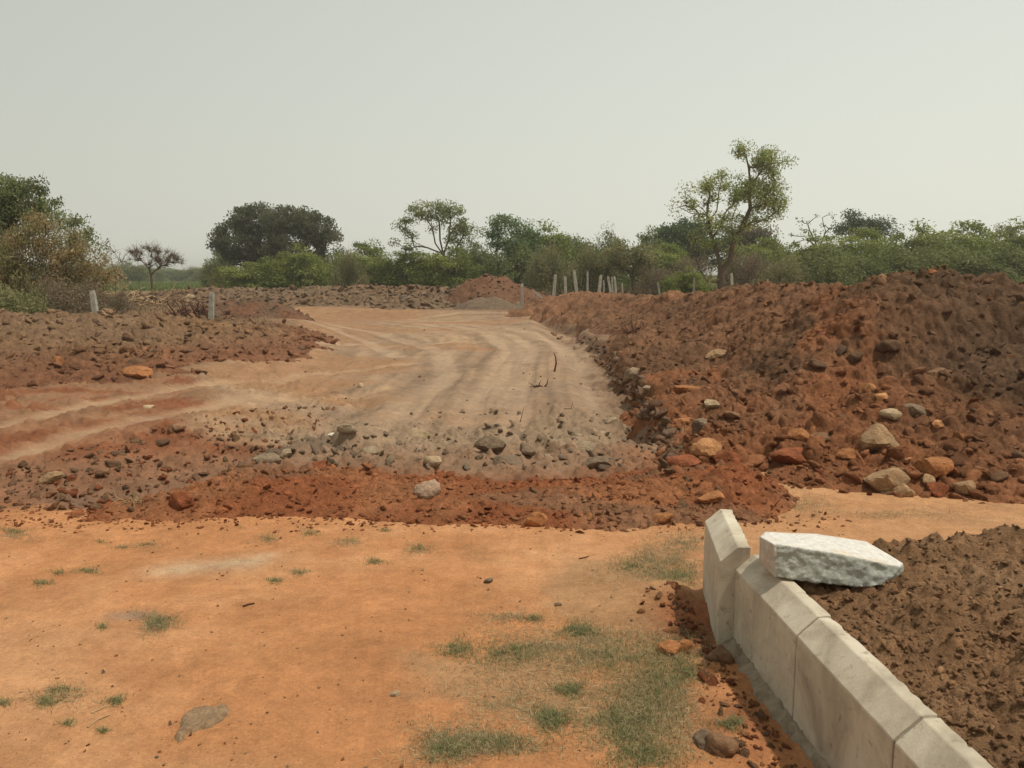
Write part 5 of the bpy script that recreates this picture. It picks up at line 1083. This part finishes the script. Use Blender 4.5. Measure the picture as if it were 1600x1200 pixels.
stick([(866, 594), (869, 580), (868, 570), (865, 563)], 14.4, 0.02, M_ROOT, 'bent brown stick standing upright on the road')
stick([(812, 656), (815, 645), (818, 632)], 9.9, 0.007, M_ROOT, 'thin dark twig standing in the middle of the near road')
stick([(880, 640), (893, 640), (894, 630), (897, 638)], 10.0, 0.006, M_ROOT, 'thin bent wire-like twig on the road right of the thin upright one')
def lying(pts, r, mat, label, name='straw_stalk', cat='stalk'):
    q = hit(pts); q[:, 2] += r; V, F = tube(q, np.linspace(r, r * 0.6, len(q)), 6); o = mesh_np(name, V - q[0], F, mat); o.location = tuple(q[0]); return tag(o, label, cat)
lying([(143, 1115), (155, 1110), (168, 1104)], 0.003, M_STRAW, 'upper of two straw stalks on the sand at the lower left')
lying([(137, 1138), (152, 1126), (172, 1118)], 0.003, M_STRAW, 'lower and longer of two straw stalks on the sand at the lower left')
lying([(380, 949), (388, 946), (398, 944)], 0.005, M_ROOT, 'small dark twig lying alone on the orange sand', 'twig', 'twig')
lying([(905, 874), (915, 872), (920, 870)], 0.004, M_ROOT, 'small brown twig lying near the dead grass left of the kerb', 'twig', 'twig')
lying([(995, 700), (1012, 693), (1036, 690)], 0.012, M_TWIG, 'dry branch lying across the foot of the cut at the near right of the road', 'branch', 'branch')
def logs(px, py, D, label, n, seed):
    rng = np.random.default_rng(seed); acc = Acc(); c = AT(px, py, D); zg = gz(c[0], D)
    for i in range(n):
        h = rng.uniform(0.25, 0.5); x = rng.uniform(-0.35, 0.35); t = rng.normal(0, 0.12); r = rng.uniform(0.06, 0.1)
        q = [(x, rng.normal(0, .1), 0), (x + t * 0.5, 0, h * 0.5), (x + t, 0, h), (x + t, 0, h + 0.001)]; acc.add(*tube(q, [r, r * 0.9, r * 0.85, 0.001], 8))
    o = acc.obj('cut_stump', M_WOOD); o.location = (c[0], D, zg); tag(o, label, 'stump')
logs(251, 444, 50, 'freshly cut yellow tree stump with split ends, right of the flat-topped tree', 5, 510)
def frame():
    c = AT(339, 443, 48); zg = gz(c[0], 48); root = empty('metal_gate', (c[0], 48, zg)); tag(root, 'faint grey metal frame with wire mesh standing among dry grass left of the bushes', 'gate')
    acc = Acc(); W, H = 0.40, 1.55
    for a, b in [((-W, 0, -0.1), (-W, 0, H)), ((W, 0, -0.1), (W, 0, H * 0.9)), ((-W, 0, H), (W, 0, H)), ((-W, 0, H * 0.82), (W, 0, H * 0.82)), ((-W, 0, 0.3), (W, 0, 0.3))]: acc.add(*tube([a, b], [0.022, 0.022], 6))
    acc.obj('frame', M_TWIG, root); a2 = Acc()
    for i in range(13): x = -W + 2 * W * i / 12; a2.add(*tube([(x, 0.01, 0.3), (x, 0.01, H * 0.82)], [0.006, 0.006], 3))
    for i in range(14): z = 0.3 + (H * 0.82 - 0.3) * i / 13; a2.add(*tube([(-W, 0.012, z), (W, 0.012, z)], [0.006, 0.006], 3))
    a2.obj('wire_mesh', M_TWIG, root)
frame()

# dusty air
hm = bpy.data.materials.new('haze'); hm.use_nodes = True; n = hm.node_tree; n.nodes.clear()
o_ = n.nodes.new('ShaderNodeOutputMaterial'); pv = n.nodes.new('ShaderNodeVolumePrincipled'); pv.inputs['Color'].default_value = (0.96, 0.94, 0.88, 1); pv.inputs['Density'].default_value = 0.0010; pv.inputs['Anisotropy'].default_value = 0.2
n.links.new(pv.outputs[0], o_.inputs['Volume'])
E = 1500; zb, zt = -1.6, 12.0
V = np.array([(x, y, z) for z in (zb, zt) for y in (-E, E) for x in (-E, E)]); F = np.array([[0, 2, 3, 1], [4, 5, 7, 6], [0, 1, 5, 4], [2, 6, 7, 3], [0, 4, 6, 2], [1, 3, 7, 5]])
tag(mesh_np('haze', V, F, hm, smooth=False), 'thin dusty haze in the air over the whole site', 'haze', kind='stuff')
print('T all', time.time() - T0)
